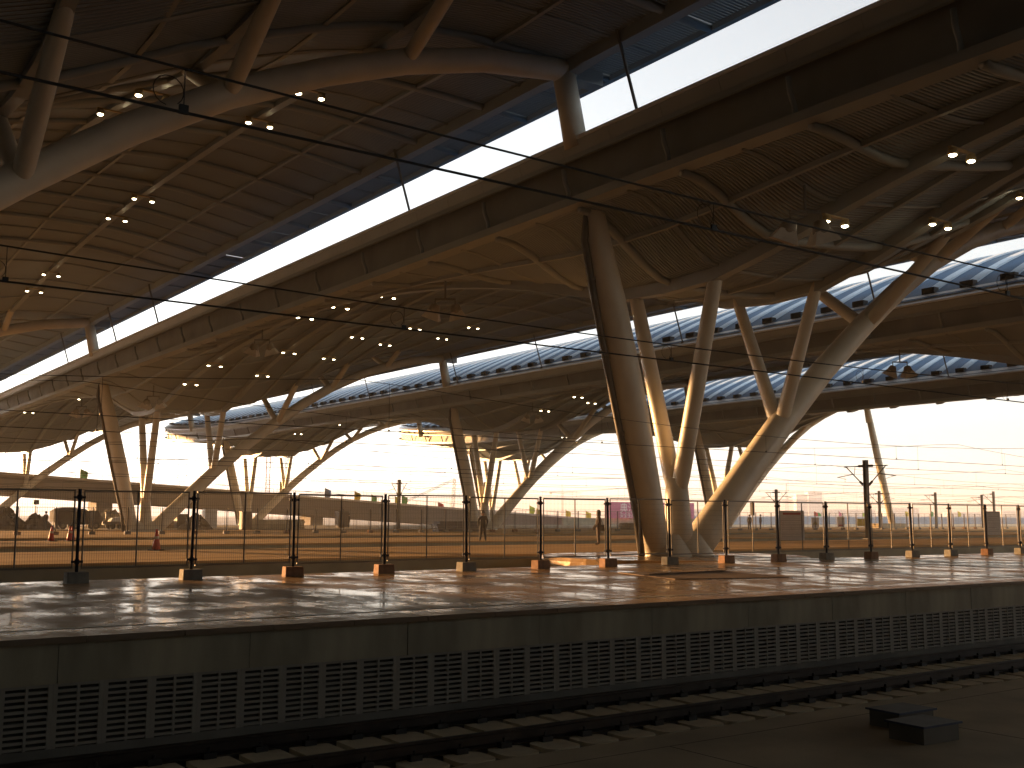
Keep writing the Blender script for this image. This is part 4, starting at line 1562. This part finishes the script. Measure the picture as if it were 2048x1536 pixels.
tower_crane("faint tower crane with a level jib above the far wall, centre", 663.8, 840, 26.5, 28.0, 18.0, math.radians(10), "crane_red")
tower_crane("faint tower crane at left behind the far small column", 178.0, 420, 30.0, 18.0, 9.0, math.radians(150), "crane_red")
tower_crane("pale tower crane just right of another crane at left", 191.0, 430, 32.0, 20.0, 9.0, math.radians(40), "lattice_grey")
o = thing("crawler_crane", "crawler crane with a slanting lattice boom left of the middle column", "crane", (266.0, 418, -2.2), math.radians(170))
m = MB()
lattice(m, (0, 0, 3.0), (-1.5, 0, 20.5), 1.6, 0.9, 10, 0.18)
m.build("mast", "lattice_grey", o)
m = MB()
lattice(m, (-1.5, 0, 20.3), (22.0, 0, 10.0), 0.9, 0.7, 10, 0.14)
m.build("boom", "lattice_grey", o)
m = MB()
m.box(-3, 2.5, -1.6, 1.6, 1.2, 4.4)
m.build("cab", "crane_red", o)
m = MB()
m.box(-3.4, 3.4, -2.2, -1.2, 0, 1.15)
m.box(-3.4, 3.4, 1.2, 2.2, 0, 1.15)
m.build("crawler_tracks", "rubber", o)
for lb, x, y, h in (("pale lattice power pylon rising behind the notice board", 896.0, 756.0, 39.0), ("small pale pylon left of the tall dark mast", 1125.0, 840.0, 19.0)):
    o = thing("power_pylon", lb, "pylon", (x, y, -2.2), math.radians(30), "far power pylons")
    m = MB()
    lattice(m, (0, 0, 0), (0, 0, h), 3.6, 0.5, 10, 0.16)
    m.build("tower", "lattice_grey", o)
    for q in (0.68, 0.82):
        m = MB()
        m.bar((-2.6, 0, h * q), (2.6, 0, h * q), 0.16)
        m.bar((-2.6, 0, h * q), (0, 0, h * q + 0.9), 0.12)
        m.bar((2.6, 0, h * q), (0, 0, h * q + 0.9), 0.12)
        m.build("crossarm", "lattice_grey", o)


def block(lb, x, y, w, d, h, fl, nw):
    o = thing("far_building", lb, "building", (x, y, -2.2), math.radians(-35), "hazy buildings on the horizon")
    m = MB()
    m.box(0, w, 0, d, 0, h)
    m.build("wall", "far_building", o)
    wn_ = MB()
    wn_.box(0, w / nw * 0.6, -0.12, -0.01, 0, h / fl * 0.55)
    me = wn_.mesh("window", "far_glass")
    for i in range(fl):
        for j in range(nw):
            link("window", me, o, (w / nw * (j + 0.2), 0, h / fl * (i + 0.25)))
    m = MB()
    m.box(-0.2, w + 0.2, -0.2, d + 0.2, h + 0.01, h + 0.6)
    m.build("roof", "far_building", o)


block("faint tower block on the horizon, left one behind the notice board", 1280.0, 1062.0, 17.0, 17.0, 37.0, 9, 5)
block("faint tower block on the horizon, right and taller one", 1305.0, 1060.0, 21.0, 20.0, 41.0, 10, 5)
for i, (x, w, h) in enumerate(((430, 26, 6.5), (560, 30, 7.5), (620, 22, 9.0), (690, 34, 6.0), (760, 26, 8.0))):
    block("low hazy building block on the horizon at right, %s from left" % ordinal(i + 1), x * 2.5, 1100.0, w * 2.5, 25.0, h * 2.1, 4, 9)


# ------------------------------------------------------------------ winter haze
m = MB()
m.box(-2200, 3700, -2200, 3700, -3.4, 44.0)
hz = m.build("haze", "earth")
hz.data.materials.clear()
hm = bpy.data.materials.new("haze")
hm.use_nodes = True
nt = hm.node_tree
nt.nodes.clear()
out = nt.nodes.new("ShaderNodeOutputMaterial")
pv = nt.nodes.new("ShaderNodeVolumePrincipled")
pv.inputs["Color"].default_value = (0.96, 0.94, 0.92, 1)
pv.inputs["Density"].default_value = 0.0005
pv.inputs["Anisotropy"].default_value = 0.0
nt.links.new(pv.outputs[0], out.inputs["Volume"])
hz.data.materials.append(hm)
hz["kind"] = "stuff"
